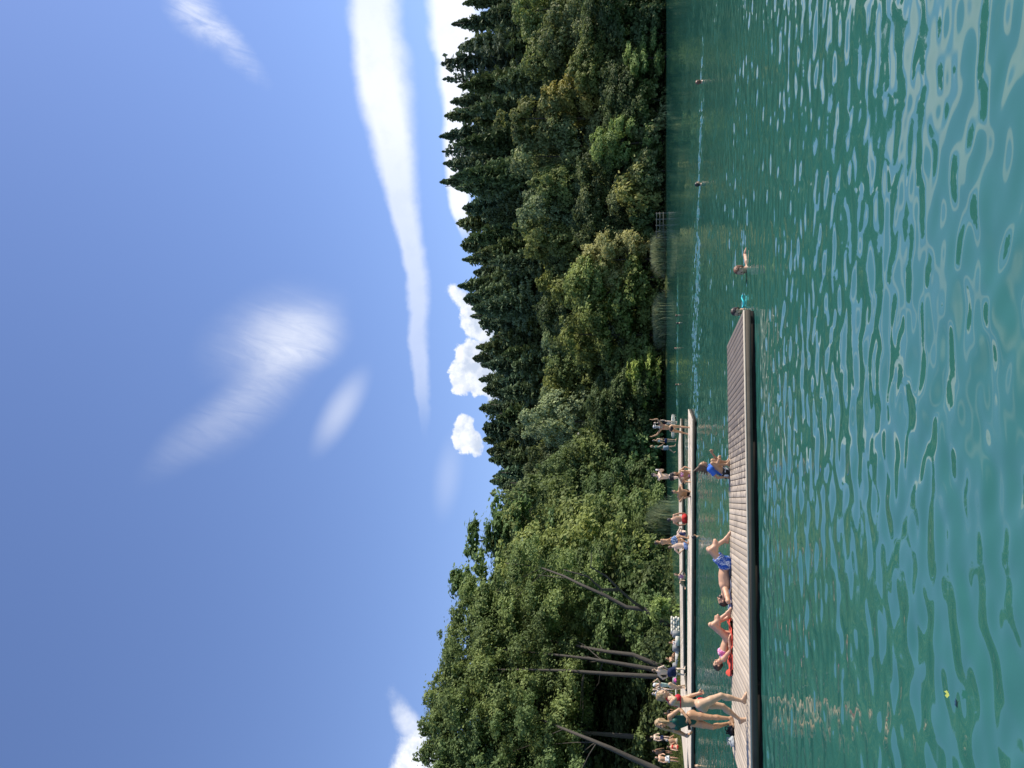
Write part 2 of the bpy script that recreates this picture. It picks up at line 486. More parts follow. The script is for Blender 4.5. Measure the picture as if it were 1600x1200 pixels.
def jetty(name, label, p0, p1, width, z, pitch, wood, split=0.5, fas=0.095, gap=0.007, low=0.16, group=None):
    """deck from front-left p0 to front-right p1, running back by width; local x along, y back"""
    p0 = Vector(p0); p1 = Vector(p1)
    d = p1 - p0; L = d.length; rz = math.atan2(d.y, d.x)
    root = empty(name, (p0.x, p0.y, 0), label, 'jetty', group, rz)
    g = np.random.default_rng(int(L * 100) + 3)
    X, Y_, Z = (1, 0, 0), (0, 1, 0), (0, 0, 1)
    b = MB(); n = int(L / pitch); pitch = L / n
    for i in range(n):
        tn = float(np.clip(0.5 + g.normal(0, 0.30), 0, 1))
        s = split + (0.18 if i % 2 else -0.06) + g.normal(0, .03)
        y0, y1 = 0.052 + g.normal(0, .003), width + g.normal(0, 0.006)
        ys = width * s
        zo = g.normal(0, .0015)
        if split:
            for (a, c, tt) in ((y0, ys - .004, tn), (ys + .004, y1, float(np.clip(tn + g.normal(0, .12), 0, 1)))):
                b.box((pitch * (i + .5), (a + c) / 2, z - .016 + zo), X, Y_, Z, pitch / 2 - gap / 2, (c - a) / 2, .016, tt, .003)
        else:
            b.box((pitch * (i + .5), (y0 + y1) / 2, z - .016 + zo), X, Y_, Z, pitch / 2 - gap / 2, (y1 - y0) / 2, .016, tn, .003)
    b.build('deck_boards', wood, root)
    t = MB(); nb = 1
    for i in range(nb):
        t.box((L * (i + .5) / nb, .024, z - .010), X, Y_, Z, L / nb / 2 - .004, .024, .017, float(g.random()), .004)
    t.build('edge_trim', M_trim, root)
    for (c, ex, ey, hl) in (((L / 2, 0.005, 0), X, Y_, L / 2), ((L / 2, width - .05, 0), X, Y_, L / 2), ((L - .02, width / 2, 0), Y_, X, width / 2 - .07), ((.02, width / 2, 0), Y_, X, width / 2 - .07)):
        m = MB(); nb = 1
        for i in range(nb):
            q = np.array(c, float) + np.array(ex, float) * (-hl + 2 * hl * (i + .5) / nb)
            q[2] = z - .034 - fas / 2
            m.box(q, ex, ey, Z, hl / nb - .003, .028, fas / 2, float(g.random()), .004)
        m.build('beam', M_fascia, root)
    k = MB(); nf = max(2, int(L / 2.2))
    for i in range(nf):
        x = L * (i + .5) / nf
        k.box((x, width / 2, z - .04 - fas / 2 - low / 2), X, Y_, Z, L / nf / 2 - .004, width / 2 - .09, low / 2 + .03, 0.5, .02)
    k.build('float', M_dark, root)
    return root
DZ = 0.20
front_jetty = jetty('floating_jetty', 'grey plank swimming jetty in the foreground with sunbathers and two women on it',
      G(1175.0, 1275, DZ), G(1161.8, 484, DZ), 3.55, DZ, 0.122, M_deck, 0.52, gap=.013)
B0, B1 = G(1079.5, 1240, DZ), G(1081.6, 656, DZ)
jetty('bathing_jetty', 'long bleached jetty across the water with the crouching man and the woman raising her arms', B0, B1, 4.6, DZ, 0.15, M_deck2, 0.5, .1, .014, .18)
A0, A1 = G(1068.6, 1092, DZ), G(1063.2, 654, DZ)
jetty('back_jetty', 'narrower pale jetty farther back with the man in a green shirt walking on it', A0, A1, 6.0, DZ, 0.16, M_deck2, 0.5, .1, .015, .18)
C0, C1 = G(1074.4, 1250, DZ), G(1073.8, 1098, DZ)
jetty('landing_stage', 'wide pale landing deck joining the jetties to the grassy bank', C0, C1, 11.5, DZ + .004, 0.16, M_deck2, 0.5, .1, .015, .18)
# ------------------------------------------------------------------ vegetation
def leaf_mat(name, gloss=0.62, trans=0.36):
    def b(N):
        t = tone(N)
        oi = N.n('ShaderNodeObjectInfo')
        v = N.m('MULTIPLY_ADD', t, 1.1, 0.45)
        hs = N.n('ShaderNodeHueSaturation')
        N.put(hs.inputs['Color'], oi.outputs['Color'])
        N.put(hs.inputs['Hue'], N.m('MULTIPLY_ADD', t, -0.035, 0.517))
        N.put(hs.inputs['Value'], v)
        c = hs.outputs[0]
        p = principled(N, c, gloss, 0.2)
        tr = N.n('ShaderNodeBsdfTranslucent'); N.put(tr.inputs[0], c)
        mx = N.n('ShaderNodeMixShader'); mx.inputs[0].default_value = trans
        N.t.links.new(p, mx.inputs[1]); N.t.links.new(tr.outputs[0], mx.inputs[2])
        return mx.outputs[0]
    return mat(name, b)
M_leaf = leaf_mat('broad_leaves')
M_needle = leaf_mat('spruce_needles', 0.7, 0.12)
def bark_mat(name, a, c):
    def b(N):
        p = objc(N); s = N.n('ShaderNodeSeparateXYZ'); N.put(s.inputs[0], p)
        n = N.noise(N.xyz(N.m('MULTIPLY', s.outputs[0], 9.0), N.m('MULTIPLY', s.outputs[1], 9.0), N.m('MULTIPLY', s.outputs[2], 1.6)), 1.0, 5.0, .65)
        return principled(N, N.mix(n, (*a, 1), (*c, 1)), .9, .2, bump(N, n, .6, .05))
    return mat(name, b)
M_bark = bark_mat('grey_bark', (0.035, 0.030, 0.025), (0.115, 0.10, 0.082))
M_bark2 = bark_mat('dark_bark', (0.03, 0.025, 0.02), (0.09, 0.075, 0.06))

def unit(a): return a / (np.linalg.norm(a, axis=-1, keepdims=True) + 1e-9)
def leaf_quads(c, nrm, size, g, aspect=0.6):
    """rhombic leaves (n,4,3) centred at c, facing nrm"""
    n = len(c)
    r = g.normal(size=(n, 3)); a = unit(np.cross(nrm, r)); b = np.cross(nrm, a)
    s = (size * g.uniform(.6, 1.35, n))[:, None]
    fold = nrm * s * 0.18
    return np.stack([c + a * s, c + b * s * aspect + fold, c - a * s, c - b * s * aspect + fold], 1)
def leaves_mesh(name, quads, t, m):
    n = len(quads)
    return mesh_np(name, quads.reshape(-1, 3), np.arange(n * 4).reshape(n, 4), [m], False, np.repeat(t, 4))
def crown_mesh(seed, H, R, base, nleaf, leaf, prof, nlobe=42, lobe=(.24, .42), ragged=.12, droop=0.0, flat=.8, sprigs=0):
    g = np.random.default_rng(seed)
    tz = base + (1 - base) * g.beta(1.15, 1.0, nlobe)
    pr = np.interp(tz, *prof) * R
    ang = g.uniform(0, 6.283, nlobe) + np.arange(nlobe) * 2.4
    rad = pr * np.sqrt(g.uniform(.08, .78, nlobe))
    lr = R * g.uniform(lobe[0], lobe[1], nlobe) * np.clip(np.interp(tz, *prof) + .25, .4, 1)
    C = np.stack([rad * np.cos(ang), rad * np.sin(ang), tz * H - lr * .5], 1)
    if sprigs:       # loose twigs sticking out of the outline
        ns_ = sprigs; j = g.integers(0, nlobe, ns_); o = unit(C[j] * np.array([1, 1, 0]) + np.array([0, 0, .35 * H]) * (tz[j] > .6)[:, None] * g.random(ns_)[:, None])
        C = np.concatenate([C, C[j] + o * (lr[j] * g.uniform(.9, 1.35, ns_))[:, None]]); lr = np.concatenate([lr, lr[j] * g.uniform(.25, .42, ns_)]); nlobe += ns_
    lt = g.normal(0, .13, nlobe)
    w = lr ** 2; w /= w.sum()
    k = g.choice(nlobe, nleaf, p=w)
    d = unit(g.normal(size=(nleaf, 3))); d[:, 2] = np.where(d[:, 2] < -.25, -d[:, 2] * g.random(nleaf), d[:, 2]); d = unit(d)
    # leaves sit on twig clusters: pull directions towards a few twig ends per lobe
    ntw = 34
    tw = unit(g.normal(size=(nlobe, ntw, 3))); tw[..., 2] = np.abs(tw[..., 2]) * .9 - .15; tw = unit(tw)
    td = tw[k, g.integers(0, ntw, nleaf)]
    d = unit(td + g.normal(0, .15, (nleaf, 3)))
    rr = lr[k] * (0.62 + 0.42 * np.sqrt(g.random(nleaf)) + ragged * g.exponential(1, nleaf) * (g.random(nleaf) < .3))
    P_ = C[k] + d * rr[:, None] * np.array([1, 1, flat])
    if droop:
        P_[:, 2] -= droop * R * g.random(nleaf) ** 2 * (np.hypot(P_[:, 0], P_[:, 1]) / R)
    nr = unit(d * .8 + np.array([0, 0, .5]) + g.normal(0, .42, (nleaf, 3)))
    q = leaf_quads(P_, nr, leaf, g)
    t = np.clip(.5 + lt[k] + g.normal(0, .13, nleaf), 0, 1)
    return leaves_mesh('crown', q, t, M_leaf), C, lr
def trunk_mesh(seed, H, base, rad, lobes=None, path=None, m=None, top=.82, nlimb=9, more=()):
    g = np.random.default_rng(seed + 77)
    b = MB()
    if path is None:
        pts = [np.array([0, 0, -.6])]
        dx, dy = g.normal(0, .25, 2)
        for i in range(1, 7):
            f = i / 6
            pts.append(np.array([dx * f * f * 1.5 + g.normal(0, .06), dy * f * f * 1.5 + g.normal(0, .06), H * top * f]))
    else: pts = [np.array(p, float) for p in path]
    n = len(pts)
    b.tube(pts, [rad * (1.25 if i == 0 else 1) * (1 - .86 * i / (n - 1)) + .015 for i in range(n)], 9)
    for q in more:
        b.tube(q, [rad * .62 * (1 - .75 * i / (len(q) - 1)) for i in range(len(q))], 8)
    if lobes is not None:
        idx = g.choice(len(lobes), min(nlimb, len(lobes)), replace=False)
        for i in idx:
            e = np.array(lobes[i]); 
            f = np.clip((e[2] / H) * .85 - .06, max(base * 1.2, .15), .78)
            s = f / top * (n - 1); j = int(min(s, n - 2)); a = pts[j] + (pts[j + 1] - pts[j]) * (s - j)
            mid = a * .45 + e * .55 + np.array([0, 0, -.05 * H * .3]) + g.normal(0, .12, 3)
            r0 = rad * (1 - .86 * f) * .36
            b.tube([a, a * .75 + mid * .25 + np.array([0, 0, .1]), mid, e], [r0, r0 * .8, r0 * .55, r0 * .2], 6)
    return b.mesh('trunk', [m or M_bark], True)
def spruce_mesh(seed, H, R, levels=44, sparse=1.0, base=.08):
    g = np.random.default_rng(seed)
    pw = g.uniform(.55, .85); lob = g.uniform(0, 6.28, 3)
    Q = []; T = []
    for i in range(levels):
        f = i / (levels - 1)
        z = H * (base + (1 - base) * f)
        r = R * (1 - f) ** pw * g.uniform(.78, 1.15) + .16
        nb = int((8 if f < .85 else 5) * sparse) + 1
        a0 = g.uniform(0, 6.28)
        for k in range(nb):
            if g.random() < .1: continue
            a = a0 + 6.283 * k / nb + g.normal(0, .16)
            L = r * g.uniform(.55, 1.15) * (1 + .16 * math.sin(a * 2 + lob[0] + f * 5) + .12 * math.sin(a * 3 + lob[1] - f * 9))
            out = np.array([math.cos(a), math.sin(a), 0]); side = np.array([-math.sin(a), math.cos(a), 0])
            ns = max(3, int(L / .30))
            s = (np.arange(ns) + g.random(ns)) / ns
            dro = (.20 if f > .55 else .42) * L
            sp = np.array([0, 0, z + g.normal(0, .3) * (1 - f)]) + out * (s * L)[:, None]
            sp[:, 2] += -dro * s ** 1.3 + .22 * L * s ** 3 + (.25 * L * s if f > .8 else 0)
            wd = (.50 + .42 * (1 - s)) * min(1, L / 1.2) * g.uniform(.8, 1.2, ns)
            tn = .5 + .12 * g.normal() + .25 * (s - .5)
            for sg in (-1, 1):       # twigs to both sides, hanging
                c = sp + side * sg * (wd * .55)[:, None] + np.array([0, 0, -1]) * (wd * .28)[:, None] + g.normal(0, .05, (ns, 3))
                ax = unit(side * sg * .8 + out * .45 + np.array([0, 0, -.45]) + g.normal(0, .2, (ns, 3)))
                nn = unit(np.cross(ax, out) * sg + g.normal(0, .35, (ns, 3)))
                bb = unit(np.cross(nn, ax))
                la = (wd * .85)[:, None]; lb = (wd * .34)[:, None]
                Q.append(np.stack([c + ax * la, c + bb * lb, c - ax * la, c - bb * lb], 1)); T.append(np.clip(tn + g.normal(0, .1, ns), 0, 1))
            # hanging curtain under the branch
            c = sp + np.array([0, 0, -.22]) * g.uniform(.4, 1.5, ns)[:, None]
            la = .5 * g.uniform(.6, 1.3, ns)[:, None]
            nn = unit(side + g.normal(0, .4, (ns, 3))); dn = np.array([0, 0, -1.0]); bb = unit(np.cross(nn, dn))
            Q.append(np.stack([c + dn * la, c + bb * la * .5, c - dn * la * .6, c - bb * la * .5], 1)); T.append(np.clip(tn - .1 + g.normal(0, .1, ns), 0, 1))
    # leader
    c = np.array([[0, 0, H * (.985 + .006 * j)] for j in range(-2, 3)], float)
    nn = unit(g.normal(size=(5, 3)) * np.array([1, 1, .1]))
    dn = np.array([0, 0, 1.0]); bb = unit(np.cross(nn, dn))
    Q.append(np.stack([c + dn * .45, c + bb * .1, c - dn * .45, c - bb * .1], 1)); T.append(np.full(5, .5))
    return leaves_mesh('crown', np.concatenate(Q), np.concatenate(T), M_needle)

P_round = ([0, .12, .3, .55, .8, .95, 1], [.35, .7, .95, 1, .78, .45, .2])
P_tall = ([0, .12, .3, .5, .75, .92, 1], [.4, .8, 1, .95, .7, .42, .12])
P_grove = ([0, .3, .45, .6, .8, .93, 1], [.3, .6, .9, 1, .92, .6, .3])
LIB = {}
def lib(kind, meshes): LIB.setdefault(kind, []).append(meshes)
for i in range(5):
    cm, C, lr = crown_mesh(100 + i, 14, 5, .10, 20000, .195, P_round, 46, droop=.05, sprigs=18)
    lib('broad', (14, 5, cm, trunk_mesh(i, 14, .15, .24, C)))
for i in range(3):
    cm, C, lr = crown_mesh(140 + i, 18, 4.2, .08, 20000, .20, P_tall, 50, (.22, .36), droop=.3)
    lib('tall', (18, 4.2, cm, trunk_mesh(20 + i, 18, .1, .25, C)))
for i in range(3):
    cm, C, lr = crown_mesh(160 + i, 3, 1.9, .0, 3200, .15, P_round, 20, (.3, .5), ragged=.2)
    lib('shrub', (3, 1.9, cm, trunk_mesh(40 + i, 3, .0, .05, C, nlimb=8, top=.6)))
for i in range(5):
    cm, C, lr = crown_mesh(180 + i, 20, 5.5, .38, 46000, .125, P_grove, 60, (.17, .33), ragged=.2, sprigs=34)
    lib('grove', (20, 5.5, cm, C))
for i in range(6):
    H = 26
    lib('spruce', (H, 6.0, spruce_mesh(200 + i, H, 6.0, 54, 1.5), trunk_mesh(60 + i, H, .1, .26, None, None, M_bark2, .97)))
for i in range(2):
    lib('larch', (26, 5.0, spruce_mesh(230 + i, 26, 5.0, 38, .6), trunk_mesh(70 + i, 26, .1, .24, None, None, M_bark2, .97)))
    cm, C, lr = crown_mesh(240 + i, 18, 2.6, .5, 9000, .15, ([0, .5, .7, .9, 1], [.2, .6, 1, .8, .3]), 40, (.16, .30), ragged=.4)
    lib('sparse', (18, 2.6, cm, trunk_mesh(80 + i, 18, .5, .2, C, top=.95)))

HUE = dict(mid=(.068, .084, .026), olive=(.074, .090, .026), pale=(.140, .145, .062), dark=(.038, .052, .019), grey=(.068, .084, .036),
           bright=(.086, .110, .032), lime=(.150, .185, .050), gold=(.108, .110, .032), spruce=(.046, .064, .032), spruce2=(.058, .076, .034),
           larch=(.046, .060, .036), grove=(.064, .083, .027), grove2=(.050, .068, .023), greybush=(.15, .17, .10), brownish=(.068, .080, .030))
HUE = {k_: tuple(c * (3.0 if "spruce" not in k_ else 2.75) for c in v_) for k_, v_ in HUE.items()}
_cnt = {}
def tree(kind, yp, vtop, wpx, Y, hue, label, group=None, name=None, cat='tree', z0=None, path=None, dark=1.0):
    P_ = D(vtop, yp, Y); X = P_.x
    gz = float(ground_z(X, Y)) if z0 is None else z0
    H = P_.z - gz; R = wpx * Y / F / 2
    i = _cnt.get(kind, 0); _cnt[kind] = i + 1
    ent = LIB[kind][i % len(LIB[kind])]
    name = name or {'broad': 'broadleaf_tree', 'tall': 'broadleaf_tree', 'grove': 'broadleaf_tree', 'spruce': 'spruce_tree', 'larch': 'larch_tree', 'sparse': 'broadleaf_tree', 'shrub': 'shrub'}[kind]
    root = empty(name, (X, Y, gz), label, cat, group)
    g = np.random.default_rng(i * 31 + len(kind))
    s = (R / ent[1], R / ent[1], H / ent[0]); rz = g.uniform(0, 6.28)
    c = obj('crown', ent[2], root)
    if 'spruce' in kind: root.rotation_euler = (g.normal(0, .018), g.normal(0, .018), 0)
    c.scale = s; c.rotation_euler = (0, 0, rz)
    h = HUE[hue]; j = g.uniform(.86, 1.14) * dark; w = g.normal(0, .06)
    c.color = (h[0] * j * (1 + w), h[1] * j, h[2] * j * (1 - w), 1)
    if kind == 'grove' or path is not None:
        if path is None:
            pts = None
            me = trunk_mesh(i + 300, H, .3, .26, None)
            obj('trunk', me, root)
        else:
            conv = lambda pp: [tuple(D(xa, ya, yy) - Vector((X, Y, gz))) for (xa, ya, yy) in pp]
            pts = conv(path[0] if isinstance(path[0], list) else path)
            more = [conv(q) for q in path[1:]] if isinstance(path[0], list) else []
            lob = ent[3] if kind == 'grove' else None
            cr, sr = math.cos(rz), math.sin(rz)
            L = [((p[0] * cr - p[1] * sr) * s[0], (p[0] * sr + p[1] * cr) * s[1], p[2] * s[2]) for p in lob] if lob is not None else None
            obj('trunk', trunk_mesh(i + 300, H, .35, .235, L, pts, M_bark, nlimb=6, more=more), root)
    else:
        t = obj('trunk', ent[3], root); t.scale = s; t.rotation_euler = (0, 0, rz)
    return root
ORD = ['first', 'second', 'third', 'fourth', 'fifth', 'sixth', 'seventh', 'eighth', 'ninth', 'tenth', 'eleventh', 'twelfth', 'thirteenth', 'fourteenth',
       'fifteenth', 'sixteenth', 'seventeenth', 'eighteenth', 'nineteenth', 'twentieth', 'twenty-first', 'twenty-second', 'twenty-third', 'twenty-fourth',
       'twenty-fifth', 'twenty-sixth', 'twenty-seventh', 'twenty-eighth', 'twenty-ninth', 'thirtieth', 'thirty-first', 'thirty-second', 'thirty-third', 'thirty-fourth', 'thirty-fifth']
# skyline spruces, listed from the shore on the left to the right
SKY = [(785, 764, 60), (765, 752, 66), (771, 742, 62), (765, 722, 66), (762, 705, 60), (755, 684, 66), (754, 662, 70), (749, 632, 76), (755, 602, 60), (749, 586, 62), (739, 560, 58),
       (744, 542, 64), (748, 510, 66), (735, 494, 62), (725, 466, 66), (716, 448, 66), (740, 431, 58), (724, 402, 66), (720, 381, 64), (714, 353, 66), (721, 322, 64),
       (689, 288, 72), (693, 262, 66), (691, 237, 62), (688, 212, 70), (696, 184, 66), (704, 160, 62), (693, 124, 56), (690, 100, 60), (707, 40, 70), (716, 70, 58), (722, 8, 64)]
SKY += [(784, 790, 60), (792, 815, 64)]
SKY.sort(key=lambda a: -a[1])
g = np.random.default_rng(3)
for i, (v, y, w) in enumerate(SKY):
    Y = 222 + g.uniform(-12, 22); w = w * g.uniform(.75, 1.3)
    k = 'larch' if y in (124, 100, 237) else 'spruce'
    lab = {124: 'thin gappy larch on the skyline above the right end of the far shore', 100: 'bare topped larch beside the thin gappy larch on the right skyline',
           237: 'ragged larch between two dense spruces on the right skyline', 40: 'spruce standing alone against white cloud at the right end of the skyline'}.get(y, f'dark spruce of the skyline row, {ORD[i]} from the left')
    tree(k, y, v, w * 1.75, Y, 'larch' if k == 'larch' else ('spruce', 'spruce2')[i % 2], lab, 'spruces along the skyline')
# lower spruces standing in front of the skyline row
LOW = [(805, 30, 80), (790, 78, 80), (800, 120, 80), (770, 150, 80), (775, 200, 84), (785, 250, 80), (770, 305, 80), (790, 340, 84), (775, 372, 80), (785, 412, 84), (795, 440, 80),
       (780, 478, 84), (800, 505, 84), (790, 530, 80), (800, 572, 84), (790, 592, 76), (805, 622, 84), (800, 648, 80), (800, 676, 80), (815, 700, 80), (800, 730, 84), (815, 752, 80), (812, 545, 84), (760, 20, 80), (752, 220, 70), (756, 276, 76), (775, 650, 76), (768, 462, 76), (780, 520, 76), (772, 130, 70), (765, 395, 76), (790, 715, 70)]
LOW += [(v + g0 * 9 + 14, y + 12, 64) for g0, (v, y, w) in zip([0, 2, 1, 3, 1, 0, 2, 1, 3, 0, 1, 2, 0, 3, 1, 2, 0, 1, 2, 3, 1, 0, 2, 1, 0, 2, 1, 3, 0, 1], SKY)]
LOW.sort(key=lambda a: -a[1])
for i, (v, y, w) in enumerate(LOW):
    tree('spruce', y, v, w * 1.7, 197 + g.uniform(-9, 9), ('spruce2', 'spruce', 'dark')[i % 3], 'dark spruce packed into the wood below the skyline row', 'spruces below the skyline row')
# broadleaf trees on the slope and along the far shore
def up(rows, kind='broad'):
    for (y, v, w, Y, h, lab, *k) in rows:
        tree(k[0] if k else kind, y, v, w, Y, h, lab, 'broadleaf trees on the far slope')
up([
 (20, 800, 120, 172, 'mid', 'round green crown at the right edge of the photo, high on the slope'),
 (60, 838, 110, 165, 'brownish', 'brownish green tree on the slope near the right edge'),
 (105, 812, 120, 172, 'mid', 'mid green tree on the slope behind the pale willow'),
 (148, 846, 90, 160, 'gold', 'tawny yellowish tree with upright twigs on the right slope', 'tall'),
 (196, 768, 112, 163, 'brownish', 'tall dark olive tree with drooping curtains of twigs', 'tall'),
 (250, 800, 112, 165, 'grey', 'grey green crown right of the drooping olive tree'),
 (290, 832, 100, 160, 'mid', 'green tree above the golden leaved bush'),
 (332, 806, 116, 166, 'grey', 'tall grey green crown over the wooden fence'),
 (372, 812, 112, 168, 'mid', 'broad green crown left of the tree over the fence'),
 (412, 850, 100, 170, 'dark', 'dark crown behind the pale tipped tree'),
 (448, 842, 104, 170, 'olive', 'olive crown standing behind the largest shore tree'),
 (490, 838, 104, 172, 'dark', 'dark green crown between two olive trees on the slope'),
 (530, 846, 104, 172, 'grey', 'grey green crown above the smooth round tree'),
 (568, 852, 100, 170, 'mid', 'mid green crown above the lime coloured maple'),
 (606, 842, 108, 170, 'olive', 'olive crown to the right of the straw coloured tree'),
 (656, 812, 92, 163, 'pale', 'straw coloured tree with pale dry leaves on the slope'),
 (695, 842, 110, 170, 'mid', 'green crown above the pale rocks on the left slope'),
 (735, 815, 112, 165, 'dark', 'dark crown at the left end of the slope'),
 (20, 905, 130, 152, 'dark', 'dark spreading tree over the water at the right edge'),
 (60, 900, 100, 155, 'mid', 'green tree between the edge tree and the pale willow'),
 (94, 975, 74, 147, 'bright', 'pale green willow bush leaning over the water on the right'),
 (110, 890, 100, 156, 'mid', 'mid green tree directly above the pale willow bush'),
 (140, 935, 90, 152, 'dark', 'dark tree left of the pale willow bush'),
 (180, 940, 90, 151, 'dark', 'dark tree hanging over a shaded bank below the drooping olive tree'),
 (228, 918, 84, 149, 'bright', 'fresh green tree with clumped foliage near the right shore'),
 (268, 900, 100, 155, 'dark', 'dark crown between the fresh green tree and the golden bush'),
 (318, 900, 96, 154, 'grey', 'grey green tree behind the golden bush'),
 (356, 890, 96, 156, 'dark', 'dark tree straight above the wooden fence'),
 (408, 908, 84, 149, 'pale', 'pale tipped tree with bleached upper leaves by the shore'),
 (458, 876, 124, 151, 'olive', 'largest olive green shore tree right of the smooth round tree'),
 (525, 872, 104, 151, 'olive', 'smooth round olive tree leaning to the left over the reeds'),
 (566, 940, 80, 150, 'mid', 'small green tree between the round tree and the lime maple'),
 (588, 976, 84, 146, 'lime', 'lime coloured maple shining at the water edge'),
 (632, 915, 116, 148, 'dark', 'dark tree right of the woman raising her arms'),
 (676, 925, 110, 148, 'dark', 'dark tree behind the woman raising her arms'),
 (712, 880, 120, 150, 'mid', 'mid green tree left of the pale rocks'),
 (752, 872, 110, 148, 'grove2', 'green tree behind the man holding up his phone'),
])
# trees down the left bank, nearer and nearer
for (k, y, v, w, Y, h, lab) in [
 ('broad', 742, 835, 110, 150, 'grove2', 'green crown where the left bank meets the far shore'),
 ('broad', 790, 778, 120, 140, 'grove2', 'tall green tree on the left bank behind the man in red shorts'),
 ('broad', 775, 905, 120, 136, 'grove2', 'low green tree dipping to the water near the crouching man'),
 ('sparse', 843, 728, 150, 118, 'grove', 'sparse feathery treetop rising above the middle of the left bank'),
 ('broad', 845, 772, 170, 116, 'grove', 'broad leafy tree on the left bank above the reed clump'),
 ('broad', 830, 900, 150, 112, 'grove', 'low leafy tree behind the reed clump'),
 ('sparse', 915, 704, 140, 100, 'grove', 'wispy treetop standing out beside the left grove'),
 ('broad', 900, 772, 200, 98, 'grove', 'big leafy crown just right of the grey leaning trunk'),
 ('broad', 905, 880, 170, 92, 'grove2', 'dark lower crown behind the grey leaning trunk'),
 ('spruce', 962, 752, 110, 100, 'spruce2', 'spruce top showing between the wispy tree and the grove'),
 ('broad', 988, 905, 150, 74, 'grove2', 'low leafy crown between the forked trunk and the three upright trunks'),
 ('broad', 960, 800, 200, 90, 'grove2', 'shaded crown behind the grey leaning trunk on its left'),
]:
    tree(k, y, v, w, Y, h, lab, 'trees along the left bank')
# grove at the bathing place
for (y, v, w, Y, h, lab, path) in [
 (948, 725, 200, 78, 'grove', 'grove tree with a forked grey trunk leaning over the jetty', [[(1052, 976, 66), (1028, 969.6, 66), (1007, 952, 66), (979, 949, 66.5), (947, 931, 67), (909, 914, 68), (881, 900, 71), (840, 885, 77), (790, 880, 80)], [(1007, 952, 66), (989, 940, 65.5), (968, 921, 65), (947, 900, 65), (923, 886, 65), (925, 866, 65)], [(968, 922, 65), (940, 921, 64.6), (919, 901, 64), (880, 890, 64)]]),
 (1006, 694, 215, 76, 'grove', 'grove tree with a thin trunk curving left of the forked one', [(1050, 1046, 66), (1028, 1039.5, 66), (989, 1023, 67), (947, 1018, 68), (895, 1008, 71), (830, 996, 77), (760, 990, 80)]),
 (1046, 686, 200, 71, 'grove2', 'grove tree with a long straight trunk behind the man in navy shorts', [(1050, 1050, 65), (1024, 1046.5, 65), (975, 1038, 66), (919, 1029, 67), (825, 1018.5, 70), (740, 1012, 71)]),
 (1098, 668, 205, 68, 'grove', 'grove tree with an upright trunk above the mint swimsuit', [(1050, 1060, 64), (1021, 1057, 64), (951, 1053, 65), (884, 1048, 66), (825, 1046.5, 67), (740, 1046, 68)]),
 (1144, 660, 200, 64, 'grove', 'tallest grove tree with its crown over the two standing women', [(1050, 1157, 66), (980, 1150, 66), (930, 1146, 66), (860, 1144, 65), (770, 1143, 64)]),
 (1200, 676, 215, 60, 'grove2', 'grove tree on a thick trunk slanting in from the left edge', [(1058, 1220, 56), (1022, 1200, 56.5), (988, 1185, 57), (954, 1169, 57), (918, 1154, 58), (881, 1139, 60), (830, 1118, 64), (760, 1096, 67)]),
 (1255, 660, 240, 64, 'grove', 'grove tree reaching in from beyond the left edge', [(1058, 1262, 62), (900, 1260, 63), (760, 1256, 64)]),
]:
    tree('grove', y, v, w, Y, h, lab, 'grove at the bathing place', path=path)
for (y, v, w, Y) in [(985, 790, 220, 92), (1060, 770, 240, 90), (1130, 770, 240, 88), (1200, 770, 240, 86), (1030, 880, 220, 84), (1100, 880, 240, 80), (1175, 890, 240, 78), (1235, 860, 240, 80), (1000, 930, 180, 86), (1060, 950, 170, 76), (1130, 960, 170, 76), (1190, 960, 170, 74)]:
    tree('broad', y, v, w, Y, 'dark', 'shaded tree filling the dark depth of the grove behind the front trunks', 'shaded trees behind the grove')  # darker leaf colour stands in for the shade inside the grove
# low hanging branches of the grove are bushes by the bank
SH = [(1013, 960, 80, 73, 'grove', 'yellow green bush sprouting on the bank left of the forked trunk'), ]
def shrub(y, v, w, Y, h, lab, grp=None, name='shrub', cat='shrub'):
    return tree('shrub', y, v, w, Y, h, lab, grp, name, cat)
shrub(955, 1014, 46, 64, 'bright', 'yellow green bush on the bank beside the white stone wall')
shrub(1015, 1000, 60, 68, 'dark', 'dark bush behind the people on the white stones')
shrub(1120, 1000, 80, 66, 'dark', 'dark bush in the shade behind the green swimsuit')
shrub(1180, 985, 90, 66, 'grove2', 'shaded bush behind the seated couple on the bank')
shrub(300, 958, 70, 147, 'gold', 'golden leaved bush near the wooden fence on the far shore')
shrub(345, 985, 50, 148, 'grove2', 'green bush just above the wooden fence')
shrub(435, 975, 74, 147, 'olive', 'olive bush between the two far reed beds')
shrub(270, 985, 60, 146, 'grey', 'grey green bush right of the golden bush')
shrub(200, 985, 60, 147, 'grey', 'grey green bush below the fresh green tree')
shrub(160, 990, 60, 147, 'mid', 'green bush over the shaded bank on the right')
shrub(55, 985, 70, 149, 'dark', 'dark bush right of the pale willow')
shrub(15, 975, 70, 150, 'dark', 'dark bush at the right end of the far shore')
shrub(660, 985, 70, 146, 'dark', 'dark bush behind the arms of the waving woman')
shrub(702, 965, 80, 146, 'bright', 'bright bush behind the man in the green shirt')
shrub(745, 975, 80, 144, 'dark', 'dark bush behind the man holding up his phone')
shrub(795, 985, 60, 128, 'grove', 'low bush over the dark bank behind the red shorts')
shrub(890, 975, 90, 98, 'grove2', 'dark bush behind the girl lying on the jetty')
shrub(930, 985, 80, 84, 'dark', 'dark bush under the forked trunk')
shrub(545, 1000, 60, 147, 'olive', 'olive bush behind the left far reed bed')
shrub(615, 985, 70, 146, 'dark', 'dark bush left of the lime maple')
